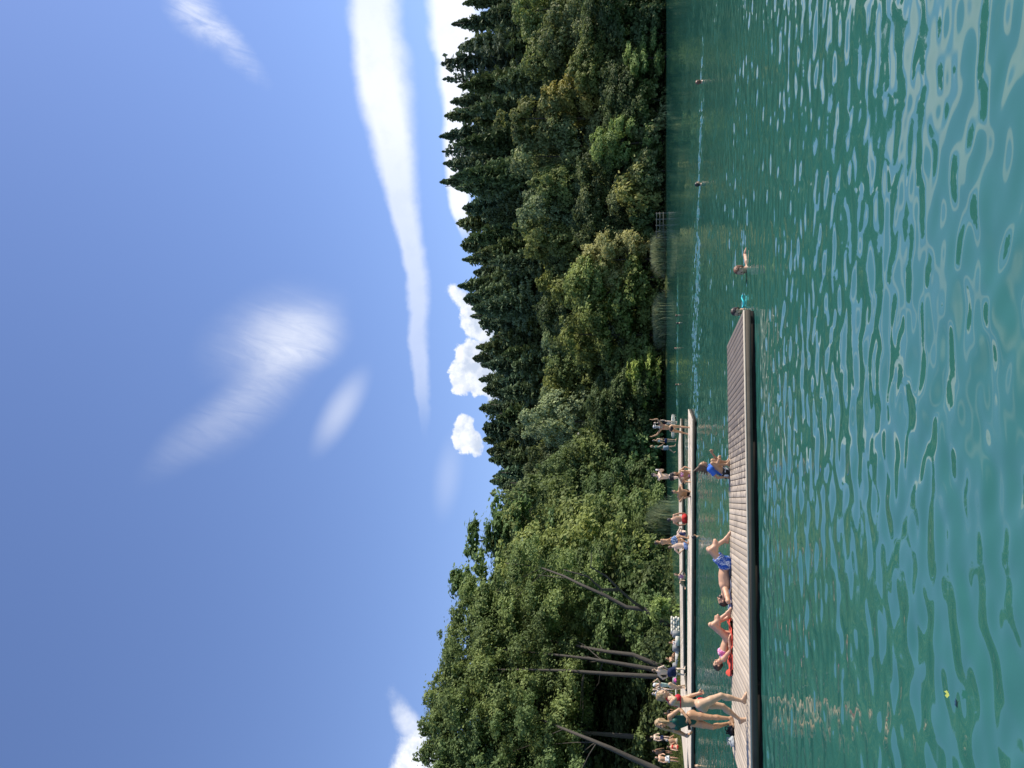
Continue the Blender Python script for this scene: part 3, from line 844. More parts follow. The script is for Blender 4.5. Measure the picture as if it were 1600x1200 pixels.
# small leaning trunk over the reeds
lt = MB()
pts = [D(1047, 879, 99), D(1040, 874, 99), D(1026, 868, 98.5), D(1012, 861, 98), D(1000, 856, 97.5), D(985, 850, 97), D(965, 846, 97)]
b0 = pts[0]
lt.tube([np.array(p - b0) for p in pts], [.36, .3, .26, .23, .2, .16, .08], 9)
root = empty('leaning_tree', b0, 'bare dark trunk leaning over the water behind the boy in patterned shorts', 'tree')
lt.build('trunk', M_bark2, root, smooth=True)
cr = obj('crown', LIB['broad'][1][2], root, (pts[-1].x - b0.x - 1, 2.0, 1.0)); cr.scale = (.75, .6, .55); cr.color = (*HUE['grove2'], 1)
# reeds
def reed_mesh(seed, n, hx, hy, H):
    g = np.random.default_rng(seed)
    x = g.normal(0, .45, n) * hx; y = g.normal(0, .4, n) * hy
    h = H * g.uniform(.55, 1.1, n) * np.clip(1.15 - (x / hx) ** 2 * .5, .3, 1.1)
    lean = g.normal(0, .22, (n, 2)) + np.stack([x / hx, y / hy], 1) * .25
    a = g.uniform(0, 6.28, n); w = .028
    s = np.stack([np.cos(a), np.sin(a), 0 * a], 1) * w
    p0 = np.stack([x, y, 0 * x - .3], 1)
    p1 = p0 + np.stack([lean[:, 0] * h * .3, lean[:, 1] * h * .3, h * .6], 1)
    p2 = p0 + np.stack([lean[:, 0] * h, lean[:, 1] * h, h * .95], 1)
    v = np.stack([p0 - s, p0 + s, p1 + s * 1.3, p1 - s * 1.3, p2 + s * .2, p2 - s * .2], 1)
    k = np.arange(n)[:, None] * 6
    f = np.concatenate([k + np.array([0, 1, 2, 3]), k + np.array([3, 2, 4, 5])])
    t = np.repeat(g.uniform(.2, .9, n), 6)
    return mesh_np('blades', v.reshape(-1, 3), f, [M_leaf], False, t)
for (y, x, Y, hx, H, lab) in [(835, 1046, 103, 3.2, 3.4, 'grey green reed clump behind the men on the jetty'), (395, 1040.5, 143.5, 3.3, 2.9, 'grey reed bed beside the wooden fence on the far shore'), (493, 1040.5, 143.5, 3.3, 2.6, 'paler reed bed left of the olive shore bushes'), (520, 1040.5, 144.5, 2.2, 2.4, 'smaller reed bed at the foot of the smooth round tree')]:
    p = D(x, y, Y)
    root = empty('reed_bed', (p.x, Y, 0), lab, 'reeds', 'reed beds along the shore')
    o = obj('blades', reed_mesh(int(y), 4200, hx * 1.1, hx * .5, H), root); o.color = (*[c * .6 for c in HUE['greybush']], 1)
# undergrowth on the visible ground
g = np.random.default_rng(9)
n = 60000
X = np.concatenate([g.uniform(-60, 75, n // 2), g.uniform(-45, -18, n // 2)]); Y = np.concatenate([g.uniform(140, 200, n // 2), g.uniform(63, 145, n // 2)])
s_ = shore_s(X, Y); k = s_ > -.3; X, Y = X[k], Y[k]
z = ground_z(X, Y) + g.uniform(0, 1, len(X)) ** 1.5 * 1.5
q = leaf_quads(np.stack([X, Y, z], 1), unit(g.normal(size=(len(X), 3)) + np.array([0, 0, .8])), .22, g)
o = obj('undergrowth', leaves_mesh('undergrowth', q, g.uniform(.1, .9, len(X)), M_leaf)); o.color = (*HUE['dark'], 1)
tag(o, 'dark leafy undergrowth below the trees', 'undergrowth', kind='stuff')
n = 26000
X = g.uniform(-46, -19, n); Y = g.uniform(54, 64, n); k = shore_s(X, Y) > .15; X, Y = X[k], Y[k]
q = leaf_quads(np.stack([X, Y, ground_z(X, Y) + g.uniform(0, .14, len(X))], 1), unit(g.normal(size=(len(X), 3)) * np.array([1, 1, .3])), .085, g, .35)
o = obj('bank_grass', leaves_mesh('bank_grass', q, g.uniform(.1, .9, len(X)), M_leaf)); o.color = (.10, .125, .03, 1)
tag(o, 'short sunlit grass on the bathing bank', 'grass', kind='stuff')
# rocks
def stone_mat(name, a, c):
    return mat(name, lambda N: principled(N, N.mix(N.noise(objc(N), 2.2, 6.0, .7), (*a, 1), (*c, 1)), .9, .2, bump(N, N.noise(objc(N), 5.0, 5.0, .7), .7, .1)))
M_rock = stone_mat('pale_limestone', (.17, .16, .14), (.36, .34, .31))
M_white = stone_mat('whitewashed_stone', (.58, .54, .45), (.78, .73, .63))
M_grey = stone_mat('grey_concrete', (.19, .19, .185), (.36, .36, .35))
def boulder(seed, r, mm):
    g = np.random.default_rng(seed)
    u = np.linspace(0, 2 * math.pi, 17)[:-1]; vv = np.linspace(-math.pi / 2, math.pi / 2, 9)
    U_, V_ = np.meshgrid(u, vv, indexing='ij')
    d = np.stack([np.cos(V_) * np.cos(U_), np.cos(V_) * np.sin(U_), np.sin(V_)], -1)
    rr = 1 + .0 * U_
    for _ in range(26):
        a = unit(g.normal(size=3)); o_ = g.uniform(.5, .95)
        t = d @ a
        rr = np.where(t > o_ * .8, np.minimum(rr, o_ * .8 / np.maximum(t, .01)), rr)
    v = d * rr[..., None] * np.array(r)
    f = []
    for i in range(16):
        for j in range(8):
            f.append((i * 9 + j, ((i + 1) % 16) * 9 + j, ((i + 1) % 16) * 9 + j + 1, i * 9 + j + 1))
    return mesh_np('boulder', v.reshape(-1, 3), f, [mm], False)
for (x, y, Y, r, lab) in [(906, 678, 152, (1.1, .8, 1.0), 'pale limestone outcrop showing between trees above the waving woman'), (919, 702, 152, (1.2, .9, .9), 'lower limestone outcrop left of the larger one')]:
    p = D(x, y, Y)
    tag(obj('rock', boulder(int(y), r, M_rock), None, p), lab, 'rock')
M_railwood = plain('grey_rail_wood', (.16, .15, .13), .9, .2, .2)
# wooden fence at the far landing
pL, pR = D(1040, 371, 142), D(1040, 333, 142)
root = empty('wooden_fence', (pL.x, 142, 0), 'grey wooden railing standing at the water on the far shore', 'fence')
Lf = pR.x - pL.x
for i in range(5):
    m = MB(); m.box((Lf * i / 4, 0, .75), (1, 0, 0), (0, 1, 0), (0, 0, 1), .09, .09, 1.15, .5, .02); m.build('post', M_railwood, root)
for zz in (.55, 1.15, 1.75):
    m = MB(); m.box((Lf / 2, -.12, zz), (1, 0, 0), (0, 1, 0), (0, 0, 1), Lf / 2 + .2, .03, .06, .5, .01); m.build('rail', M_railwood, root)
# lamp post
p = D(1010, 379, 152); gz = float(ground_z(p.x, 152))
root = empty('lamp_post', (p.x, 152, gz), 'thin lamp post with a small white head among the far trees', 'lamp post')
m = MB(); m.tube([(0, 0, -.3), (0, 0, D(989, 377, 152).z - gz)], [.06, .045], 8); m.build('pole', M_grey, root)
m = MB(); hz = D(987, 376, 152).z - gz; m.tube([(-.05, 0, hz - .12), (0, 0, hz + .1), (0, 0, hz + .22)], [.2, .22, .08], 10); m.build('lamp', M_white, root)
# stone edging of the bathing bank
def ground_pt(x, y, Y): 
    p = D(x, y, Y); return p
root = empty('stone_wall', D(1061.5, 979, 57.5), 'white stacked stone wall at the edge of the bank', 'wall')
g = np.random.default_rng(4)
m = MB(); w = 25 * 57.5 / F; hgt = 13.5 * 57.5 / F
nc = 4
for i in range(nc):
    for j in range(4):
        h_ = hgt / 4
        m.box((w * ((i + .5 + (.25 if j % 2 else -.05)) / nc - .5) + g.normal(0, .01), g.normal(0, .03), h_ * (j + .5) - .02), (1, 0, 0), (0, 1, 0), (0, 0, 1), w / nc / 2 - .012, .28, h_ / 2 - .012, .5, .03)
root.rotation_euler = (0, 0, math.radians(34)); m.build('stones', M_white, root)
m = MB(); m.box((0, .3, hgt / 2 - .1), (1, 0, 0), (0, 1, 0), (0, 0, 1), w / 2 + .05, .2, hgt / 2 - .04, .5, .02); m.build('backing', M_grey, root)
for (y, lab) in [(991, 'grey rounded block at the end of the white stone wall'), (1013, 'grey rounded block between two white kerb beams'), (1041, 'grey rounded block beside the man in navy shorts'), (1064, 'grey rounded block behind the mint swimsuit')]:
    p = D(1057, y, 56.5)
    m = MB(); m.box((0, 0, 0), (1, .1, 0), (-.1, 1, 0), (0, 0, 1), .21, .3, .28, .5, .07); o = m.build('edge_block', M_grey, None, p); o.rotation_euler = (0, 0, math.radians(22)); tag(o, lab, 'block', 'grey blocks edging the bank')
for (ya, yb, lab) in [(995, 1009, 'white kerb beam between the stone wall block and the next grey block'), (1017, 1037, 'white kerb beam right of the man in navy shorts'), (1045, 1060, 'white kerb beam behind the legs of the man in navy shorts'), (1068, 1092, 'white kerb beam behind the woman in the red bikini')]:
    a, b_ = D(1058.5, ya, 56.2), D(1058.5, yb, 56.2)
    m = MB(); m.box((0, 0, 0), (1, 0, 0), (0, 1, 0), (0, 0, 1), abs(a.x - b_.x) / 2, .22, .15, .5, .03)
    o = m.build('kerb_beam', M_white, None, (a + b_) / 2); o.rotation_euler = (0, 0, math.radians(26)); tag(o, lab, 'kerb', 'white kerb beams of the bank')
# ------------------------------------------------------------------ people
def V3(*a): return np.array(a, float)
def nrm(a): a = np.asarray(a, float); return a / (np.linalg.norm(a) + 1e-9)
def surface_nets(Fv, org, h):
    """smooth closed mesh of the zero level of a field sampled on a grid"""
    ins = Fv < 0
    nx, ny, nz = Fv.shape
    cnt = np.zeros((nx - 1, ny - 1, nz - 1), np.int8)
    for a in (0, 1):
        for b in (0, 1):
            for c in (0, 1):
                cnt += ins[a:nx - 1 + a, b:ny - 1 + b, c:nz - 1 + c]
    act = (cnt > 0) & (cnt < 8)
    I = np.argwhere(act)
    if len(I) == 0: return np.zeros((0, 3)), np.zeros((0, 4), int)
    idx = -np.ones(act.shape, np.int64); idx[act] = np.arange(len(I))
    acc = np.zeros((len(I), 3)); num = np.zeros(len(I))
    cor = [(a, b, c) for a in (0, 1) for b in (0, 1) for c in (0, 1)]
    for p in cor:
        for ax in range(3):
            if p[ax]: continue
            q = list(p); q[ax] = 1
            f0 = Fv[I[:, 0] + p[0], I[:, 1] + p[1], I[:, 2] + p[2]]; f1 = Fv[I[:, 0] + q[0], I[:, 1] + q[1], I[:, 2] + q[2]]
            k = (f0 < 0) != (f1 < 0)
            t = f0[k] / (f0[k] - f1[k])
            pt = np.repeat(np.array([p], float), k.sum(), 0); pt[:, ax] += t
            acc[k] += pt; num[k] += 1
    v = (I + acc / num[:, None]) * h + org
    faces = []
    for ax in range(3):
        u, w = [(1, 2), (2, 0), (0, 1)][ax]
        sl0 = [slice(None)] * 3; sl1 = [slice(None)] * 3
        sl0[ax] = slice(0, -1); sl1[ax] = slice(1, None)
        a = ins[tuple(sl0)]; b = ins[tuple(sl1)]
        e = np.argwhere(a != b)
        ok = (e[:, u] > 0) & (e[:, w] > 0) & (e[:, u] < Fv.shape[u] - 1) & (e[:, w] < Fv.shape[w] - 1)
        e = e[ok]; fl = a[e[:, 0], e[:, 1], e[:, 2]]
        def cell(du, dw):
            c = e.copy(); c[:, u] -= du; c[:, w] -= dw
            return idx[c[:, 0], c[:, 1], c[:, 2]]
        q = np.stack([cell(1, 1), cell(0, 1), cell(0, 0), cell(1, 0)], 1)
        q[~fl] = q[~fl][:, ::-1]
        faces.append(q)
    return v, np.concatenate(faces)

class Field:
    def __init__(s, lo, hi, h):
        s.h = h; s.org = np.array(lo) - 3 * h
        n = np.ceil((np.array(hi) + 3 * h - s.org) / h).astype(int) + 1
        s.n = n; s.F = np.full(n, 1.0, np.float32)
        s.ax = [s.org[i] + h * np.arange(n[i]) for i in range(3)]
    def _win(s, lo, hi):
        i0 = np.clip(((np.array(lo) - s.org) / s.h).astype(int), 0, s.n - 1); i1 = np.clip(((np.array(hi) - s.org) / s.h).astype(int) + 2, 1, s.n)
        sl = tuple(slice(a, b) for a, b in zip(i0, i1))
        g_ = np.meshgrid(*[s.ax[k][sl[k]] for k in range(3)], indexing='ij')
        return sl, np.stack(g_, -1)
    def add(s, prims):
        for p in prims:
            kind, k = p[0], p[-1]
            if kind == 'c':
                _, a, b, r1, r2, _ = p
                m = max(r1, r2) + k + .03
                sl, P = s._win(np.minimum(a, b) - m, np.maximum(a, b) + m)
                ba = b - a; t = np.clip(((P - a) @ ba) / (ba @ ba + 1e-12), 0, 1)
                d = np.linalg.norm(P - a - t[..., None] * ba, axis=-1) - (r1 + (r2 - r1) * t)
            else:
                _, c, ax, r, sub, _ = p
                m = max(r) + k + .03
                sl, P = s._win(c - m, c + m)
                q = (P - c) @ np.array(ax).T
                k0 = np.linalg.norm(q / r, axis=-1); k1 = np.linalg.norm(q / (np.array(r) ** 2), axis=-1) + 1e-9
                d = k0 * (k0 - 1) / k1
                if sub:
                    f = s.F[sl]; h = np.clip(.5 - .5 * (f + d) / max(k, 1e-4), 0, 1)
                    s.F[sl] = f * (1 - h) - d * h + k * h * (1 - h)
                    continue
            f = s.F[sl]; h = np.clip(.5 + .5 * (d - f) / max(k, 1e-4), 0, 1)
            s.F[sl] = f * h + d * (1 - h) - k * h * (1 - h)
        return s
    def grid(s): return np.stack(np.meshgrid(*s.ax, indexing='ij'), -1)

def skin_mat(name, col):
    def b(N):
        p = objc(N); n = N.noise(p, 9.0, 4.0, .6)
        c = N.mix(n, tuple(x * .88 for x in col) + (1,), tuple(min(1, x * 1.1) for x in col) + (1,))
        pr = N.n('ShaderNodeBsdfPrincipled')
        N.put(pr.inputs['Base Color'], c); pr.inputs['Roughness'].default_value = .45
        pr.inputs['Specular IOR Level'].default_value = .4
        pr.inputs['Subsurface Weight'].default_value = 0.0
        return pr.outputs[0]
    return mat(name, b)
SK = dict(fair=skin_mat('fair_skin', (.55, .35, .215)), tan=skin_mat('tanned_skin', (.46, .265, .145)), pink=skin_mat('sunburnt_skin', (.58, .335, .21)), pale=skin_mat('pale_skin', (.62, .45, .33)), dark=skin_mat('brown_skin', (.30, .16, .095)))
M_eye = plain('eye', (.05, .03, .025), .4); M_lip = plain('lips', (.36, .12, .10), .5)
def cloth(name, col, rough=.75, pat=None):
    def b(N):
        p = objc(N)
        c = (*col, 1)
        w = N.noise(p, 14.0, 3.0, .6)
        if pat == 'floral' or pat == 'scribble':
            n = N.noise(p, 13.0 if pat == 'floral' else 9.0, 2.0, .5, 1.2)
            f = N.sstep(n, .53, .57) if pat == 'floral' else N.m('MULTIPLY', N.sstep(n, .50, .52), N.sstep(n, .58, .56))
            c = N.mix(f, c, (.70, .78, .85, 1))
        elif pat == 'pinkwhite':
            n = N.noise(p, 18.0, 2.0, .5, .8)
            c = N.mix(N.sstep(n, .45, .6), c, (.80, .62, .72, 1))
        elif pat == 'stripes':
            s = N.n('ShaderNodeSeparateXYZ'); N.put(s.inputs[0], p)
            c = N.mix(N.sstep(N.m('SINE', N.m('ADD', N.m('MULTIPLY', s.outputs[2], 70.0), N.m('MULTIPLY', N.noise(p, 8.0, 2.0), 6.0))), -.1, .1), c, (.75, .74, .72, 1))
        c = N.mix(N.m('MULTIPLY', w, .3), c, tuple(x * .6 for x in col) + (1,))
        return principled(N, c, rough, .25)
    return mat(name, b)
def hair_mat(name, a, c):
    def b(N):
        p = objc(N); s = N.n('ShaderNodeSeparateXYZ'); N.put(s.inputs[0], p)
        n = N.noise(N.xyz(N.m('MULTIPLY', s.outputs[0], 60.0), N.m('MULTIPLY', s.outputs[1], 60.0), N.m('MULTIPLY', s.outputs[2], 9.0)), 1.0, 3.0, .6)
        return principled(N, N.mix(N.sstep(n, .35, .65), (*a, 1), (*c, 1)), .42, .5, bump(N, n, .8, .01))
    return mat(name, b)
HR = dict(blond=hair_mat('blond_hair', (.20, .125, .055), (.50, .36, .19)), dark=hair_mat('dark_brown_hair', (.018, .011, .008), (.06, .035, .024)), black=hair_mat('black_hair', (.008, .007, .007), (.03, .026, .024)),
          brown=hair_mat('brown_hair', (.07, .038, .02), (.17, .10, .055)), red=hair_mat('reddish_hair', (.13, .055, .03), (.28, .13, .07)), grey=hair_mat('grey_hair', (.16, .15, .14), (.40, .38, .36)))

def ik(a, b, l1, l2, pole):
    a = np.array(a, float); b = np.array(b, float)
    d = b - a; L = np.linalg.norm(d)
    if L > (l1 + l2) * .998: b = a + d / L * (l1 + l2) * .998; d = b - a; L = np.linalg.norm(d)
    u = d / (L + 1e-9)
    x = (L * L + l1 * l1 - l2 * l2) / (2 * L + 1e-9)
    hgt = math.sqrt(max(l1 * l1 - x * x, 0))
    p = np.array(pole, float); p = p - u * (p @ u); p = nrm(p)
    return a + u * x + p * hgt, b

def person(label, origin, S, skin, hair, J, female=True, clothes=(), vox=.009, hairstyle='short', group=None, heavy=0.0, extras=None, hands=True):
    """J: joints in metres around the origin: pv pelvis, ch base of neck, hd head centre, fd face direction, cf chest forward, pf pelvis forward,
    hL hR wrists, aL aR ankles, pole directions eL eR kL kR, toe directions tL tR. S: standing height / 1.68"""
    s = S / 1.68
    A = {k: np.array(v, float) for k, v in J.items()}
    pv, ch, hd = A['pv'], A['ch'], A['hd']
    up = nrm(ch - pv); cf = nrm(A['cf'] - up * (A['cf'] @ up)); pf = nrm(A.get('pf', A['cf'])); 
    rt = np.cross(cf, up)                                # the person's right
    if 'rt' in A: rt = nrm(A['rt']); 
    pf = nrm(pf - up * (pf @ up) * .7); pr = nrm(np.cross(pf, up))
    shw = (.158 if female else .185) * s; hpw = (.088 if female else .085) * s
    sh = {'R': ch + rt * shw - up * .045 * s, 'L': ch - rt * shw - up * .045 * s}
    if 'shR' in A: sh['R'] = A['shR']
    if 'shL' in A: sh['L'] = A['shL']
    hp = {'R': pv + pr * hpw, 'L': pv - pr * hpw}
    ua, fa, th, sk = .285 * s, .245 * s, .415 * s, .40 * s
    prim = {'torso': [], 'arm': [], 'leg': [], 'head': [], 'hand': []}
    T, AR, LG, HD, HN = (prim[k] for k in ('torso', 'arm', 'leg', 'head', 'hand'))
    thick = 1 + heavy
    mid = pv * .5 + ch * .5
    bas = [rt, up, cf]
    pb = [pr, up, pf]
    wst = pv + (ch - pv) * .42 + cf * .01 * s
    chs = pv + (ch - pv) * .74
    if female:
        T.append(('e', pv - up * .005 * s, pb, np.array([.158, .125, .108]) * s * thick, 0, .03 * s))
        T.append(('e', wst, bas, np.array([.118, .15, .085]) * s * thick, 0, .06 * s))
        T.append(('e', chs, bas, np.array([.135, .15, .098]) * s * thick, 0, .07 * s))
        for sg in (-1, 1):
            T.append(('e', chs + rt * sg * .068 * s + cf * .072 * s - up * .005 * s, bas, np.array([.058, .06, .058]) * s, 0, .03 * s))
    else:
        T.append(('e', pv, pb, np.array([.15, .12, .108]) * s * thick, 0, .03 * s))
        T.append(('e', wst + cf * .02 * s * heavy * 5, bas, np.array([.138, .16, .098]) * s * thick, 0, .07 * s))
        T.append(('e', chs, bas, np.array([.165, .16, .108]) * s * (1 + heavy * .5), 0, .08 * s))
        for sg in (-1, 1):
            T.append(('e', chs + rt * sg * .075 * s + cf * .062 * s + up * .02 * s, bas, np.array([.08, .06, .045]) * s, 0, .04 * s))
    for sg, k in ((1, 'R'), (-1, 'L')):
        T.append(('e', pv + pr * sg * .07 * s - pf * .058 * s - up * .045 * s, pb, np.array([.082, .088, .078]) * s * thick, 0, .03 * s))
        T.append(('c', ch - up * .02 * s, sh[k] + up * .005 * s, .055 * s, .052 * s, .045 * s))    # shoulder girdle
    skull = nrm(hd - ch)
    T.append(('c', ch - up * .03 * s, hd - skull * .03 * s - nrm(A['fd']) * .012 * s, .062 * s if not female else .054 * s, .052 * s if not female else .045 * s, .035 * s))
    out = {}
    for k, sg in (('R', 1), ('L', -1)):
        e, w = ik(sh[k], A['h' + k], ua, fa, A.get('e' + k, -cf))
        out['e' + k], out['w' + k] = e, w
        f = 1.0 if female else 1.18
        AR.append(('c', sh[k], sh[k] * .45 + e * .55, .050 * s * f, .042 * s * f, .03 * s))
        AR.append(('c', sh[k] * .5 + e * .5, e, .043 * s * f, .036 * s * f, .02 * s))
        AR.append(('c', e, e * .65 + w * .35, .037 * s * f, .039 * s * f, .015 * s))
        AR.append(('c', e * .65 + w * .35, w, .038 * s * f, .025 * s * f, .015 * s))
        kn, an = ik(hp[k], A['a' + k], th, sk, A.get('k' + k, pf))
        out['k' + k], out['a' + k] = kn, an
        f = (1.06 if female else 1.0) * (1 + heavy * .5)
        LG.append(('c', hp[k] - up * .0 + pr * sg * .004, hp[k] * .5 + kn * .5, .088 * s * f, .070 * s * f, .04 * s))
        LG.append(('c', hp[k] * .5 + kn * .5, kn, .070 * s * f, .050 * s * f, .03 * s))
        bend = nrm(np.cross(np.cross(kn - hp[k], an - kn), an - kn) + 1e-6) if np.linalg.norm(np.cross(nrm(kn - hp[k]), nrm(an - kn))) > .08 else -pf
        cal = kn * .68 + an * .32
        kd = nrm(kn - (hp[k] + an) / 2) if np.linalg.norm(kn - (hp[k] + an) / 2) > .03 else pf
        LG.append(('c', kn, cal, .049 * s, .052 * s, .02 * s))
        LG.append(('e', cal - kd * .014 * s, [nrm(np.cross(kd, kn - an)), nrm(kn - an), kd], np.array([.048, .10, .052]) * s, 0, .02 * s))
        LG.append(('c', cal, an, .050 * s, .031 * s, .02 * s))
        toe = nrm(A.get('t' + k, pf))
        sole = nrm(an - kn); sole = nrm(sole - toe * (sole @ toe))
        heel = an + sole * .035 * s - toe * .028 * s
        ball = an + sole * .055 * s + toe * .125 * s
        LG.append(('c', an, heel, .032 * s, .029 * s, .02 * s))
        LG.append(('c', heel + sole * .004, ball, .028 * s, .026 * s, .02 * s))
        LG.append(('c', an + toe * .02 * s, ball, .030 * s, .022 * s, .025 * s))
        lat = nrm(np.cross(toe, sole))
        for j in range(5):
            o_ = (j - 2) * .014 * s
            LG.append(('c', ball + lat * o_, ball + lat * o_ * 1.15 + toe * (.052 - abs(j - 1.2) * .006) * s + sole * .006 * s, .011 * s, .009 * s, .008 * s))
        # hand: palm, four bent fingers, thumb
        hdv = nrm(A.get('d' + k, nrm(w - e))); pn = A.get('n' + k, -rt * sg)
        pn = nrm(pn - hdv * (pn @ hdv)); ps = np.cross(hdv, pn)          # ps: towards the thumb or away
        thumb = nrm(A['u' + k]) if ('u' + k) in A else cf
        if ps @ thumb < 0: ps = -ps
        pc = w + hdv * .050 * s
        HN.append(('c', w, w + hdv * .03 * s, .024 * s, .026 * s, .012 * s))
        HN.append(('e', pc, [hdv, ps, pn], np.array([.052, .040, .017]) * s, 0, .012 * s))
        if hands:
            cu = float(A.get('g' + k, .45))
            for j, ln in enumerate((.070, .078, .072, .056)):
                r0 = w + hdv * (.088 - .004 * abs(j - 1.3)) * s + ps * (.027 - .018 * j) * s
                fd1 = nrm(hdv * math.cos(cu) + pn * math.sin(cu) + ps * (.12 - .08 * j)); fd2 = nrm(hdv * math.cos(cu * 2.2) + pn * math.sin(cu * 2.2))
                k1 = r0 + fd1 * ln * .52 * s; k2 = k1 + fd2 * ln * .48 * s
                HN.append(('c', r0 - hdv * .012 * s, k1, .0098 * s, .0088 * s, .006 * s)); HN.append(('c', k1, k2, .0088 * s, .0072 * s, .005 * s))
            t0 = w + hdv * .028 * s + ps * .028 * s; td = nrm(hdv * .72 + ps * .62 + pn * .35)
            t1 = t0 + td * .040 * s; t2 = t1 + nrm(td + hdv * .6 + pn * .3) * .032 * s
            HN.append(('c', t0, t1, .0125 * s, .0105 * s, .01 * s)); HN.append(('c', t1, t2, .0105 * s, .008 * s, .005 * s))
    fd = nrm(A['fd']); hu = nrm(A.get('hu', hd - ch)); hu = nrm(hu - fd * (hu @ fd)); hr = np.cross(fd, hu)
    hb = [hr, hu, fd]
    HS = s * 1.0
    HD.append(('e', hd + hu * .025 * HS - fd * .012 * HS, hb, np.array([.074, .088, .094]) * HS, 0, .02 * HS))
    HD.append(('e', hd - hu * .030 * HS + fd * .028 * HS, hb, np.array([.058, .078, .064]) * HS, 0, .025 * HS))
    HD.append(('e', hd - hu * .088 * HS + fd * .060 * HS, hb, np.array([.026, .020, .022]) * HS, 0, .025 * HS))     # chin
    for sg in (-1, 1):
        HD.append(('e', hd + hr * sg * .030 * HS + hu * .005 * HS + fd * .094 * HS, hb, np.array([.018, .012, .016]) * HS, 1, .010 * HS))    # eye sockets
        HD.append(('e', hd + hr * sg * .030 * HS + hu * .006 * HS + fd * .076 * HS, hb, np.array([.013, .011, .012]) * HS, 0, .002 * HS))
        HD.append(('e', hd + hr * sg * .030 * HS + hu * .022 * HS + fd * .084 * HS, hb, np.array([.020, .006, .010]) * HS, 0, .008 * HS))   # brow
        HD.append(('e', hd + hr * sg * .043 * HS - hu * .025 * HS + fd * .070 * HS, hb, np.array([.020, .018, .018]) * HS, 0, .02 * HS))   # cheek
        HD.append(('e', hd + hr * sg * .076 * HS - fd * .005 * HS - hu * .008 * HS, hb, np.array([.010, .030, .018]) * HS, 0, .008 * HS))  # ear
    HD.append(('c', hd + hu * .010 * HS + fd * .088 * HS, hd - hu * .030 * HS + fd * .108 * HS, .008 * HS, .013 * HS, .010 * HS))       # nose
    HD.append(('e', hd - hu * .056 * HS + fd * .086 * HS, hb, np.array([.024, .009, .010]) * HS, 0, .006 * HS))                     # mouth
    allp = T + AR + LG + HN + HD
    pts = []
    for p in allp:
        if p[0] == 'c': pts += [p[1] - max(p[3], p[4]), p[1] + max(p[3], p[4]), p[2] - max(p[3], p[4]), p[2] + max(p[3], p[4])]
        else: pts += [p[1] - max(p[3]), p[1] + max(p[3])]
    pts = np.array(pts); lo, hi = pts.min(0), pts.max(0)
    lo = np.maximum(lo, A['clip'] if 'clip' in A else lo)
    Fb = Field(lo, hi, vox)
    Fb.add(T); Fb.add(LG)
    Fb.add(AR); Fb.add(HD); Fb.add(HN)
    FF = Fb.F
    if 'cut' in A:      # body below the water surface is left out
        pass
    v, f = surface_nets(FF, Fb.org, vox)
    # eyes and lips coloured on the same skin
    fc = v[f].mean(1)
    q = (fc - hd) / HS
    lx, lu, lf = q @ hr, q @ hu, q @ fd
    mi = np.zeros(len(f), int)
    wz = max(.011, vox / HS * .8)
    mi[(lf > .05) & (np.abs(np.abs(lx) - .030) < .015) & (np.abs(lu - .006) < max(.009, wz * .8))] = 1
    mi[(lf > .05) & (np.abs(lx) < .026) & (np.abs(lu + .056) < max(.010, wz * .8))] = 2
    me = mesh_np('person', v, f, [SK[skin], M_eye, M_lip], True, None, mi)
    root = obj('person', me, None, origin)
    tag(root, label, 'person', group)
    # ---- hair
    if hair:
        Fh = Field(np.minimum(hd - .36 * s, lo), np.maximum(hd + .30 * s, hd + .3 * s), min(vox, .012))
        HP = [('e', hd + hu * .035 * HS - fd * .022 * HS, hb, np.array([.084, .092, .098]) * HS, 0, .01 * HS)]
        if hairstyle in ('short', 'bun', 'wet'):
            HP.append(('e', hd - hu * .025 * HS - fd * .050 * HS, hb, np.array([.072, .07, .055]) * HS, 0, .03 * HS))
        if hairstyle == 'bun':
            HP.append(('e', hd + hu * .075 * HS - fd * .085 * HS, hb, np.array([.045, .045, .045]) * HS, 0, .02 * HS))
        if hairstyle in ('long', 'bob'):
            ln = .34 if hairstyle == 'long' else .13
            dn = -nrm(A.get('hg', up)); bk = -fd
            for sg in (-1, -.4, .4, 1):
                a = hd + hr * sg * .062 * HS + bk * (.030 if abs(sg) > .6 else .07) * HS
                b = a + dn * ln * HS + hr * sg * .03 * HS - fd * .012 * HS
                HP.append(('c', a, b, .042 * HS, .024 * HS, .02 * HS))
            HP.append(('e', hd + bk * .06 * HS - hu * .04 * HS, hb, np.array([.08, .10, .06]) * HS, 0, .03 * HS))
        if hairstyle == 'locks':
            dn = -nrm(A.get('hg', up))
            for sg in (-1, 1):
                a = hd + hr * sg * .072 * HS + hu * .02 * HS; b = a + dn * .24 * HS + fd * .05 * HS + hr * sg * .03 * HS
                HP.append(('c', a, b, .034 * HS, .026 * HS, .02 * HS)); HP.append(('c', a - fd * .04 * HS, b - fd * .05 * HS + dn * .04 * HS, .036 * HS, .026 * HS, .02 * HS))
            HP.append(('e', hd - fd * .06 * HS - hu * .04 * HS, hb, np.array([.085, .10, .06]) * HS, 0, .03 * HS))
        if hairstyle == 'blown':
            bd = nrm(A['hg'])
            for j in range(6):
                a = hd + hu * (.075 - .03 * j) * HS - fd * (.03 + .01 * j) * HS
                b = a + (bd * .20 + up * (.07 - .045 * j)) * HS
                HP.append(('c', a, b, .045 * HS, .013 * HS, .015 * HS))
            for sg in (-1, 1):
                a = hd + hr * sg * .06 * HS - fd * .02 * HS
                HP.append(('c', a, a - up * .18 * HS - fd * .07 * HS, .040 * HS, .022 * HS, .02 * HS))
        Fh.add(HP)
        P_ = Fh.grid() - hd
        pu, pff, pxx = P_ @ hu, P_ @ fd, P_ @ hr
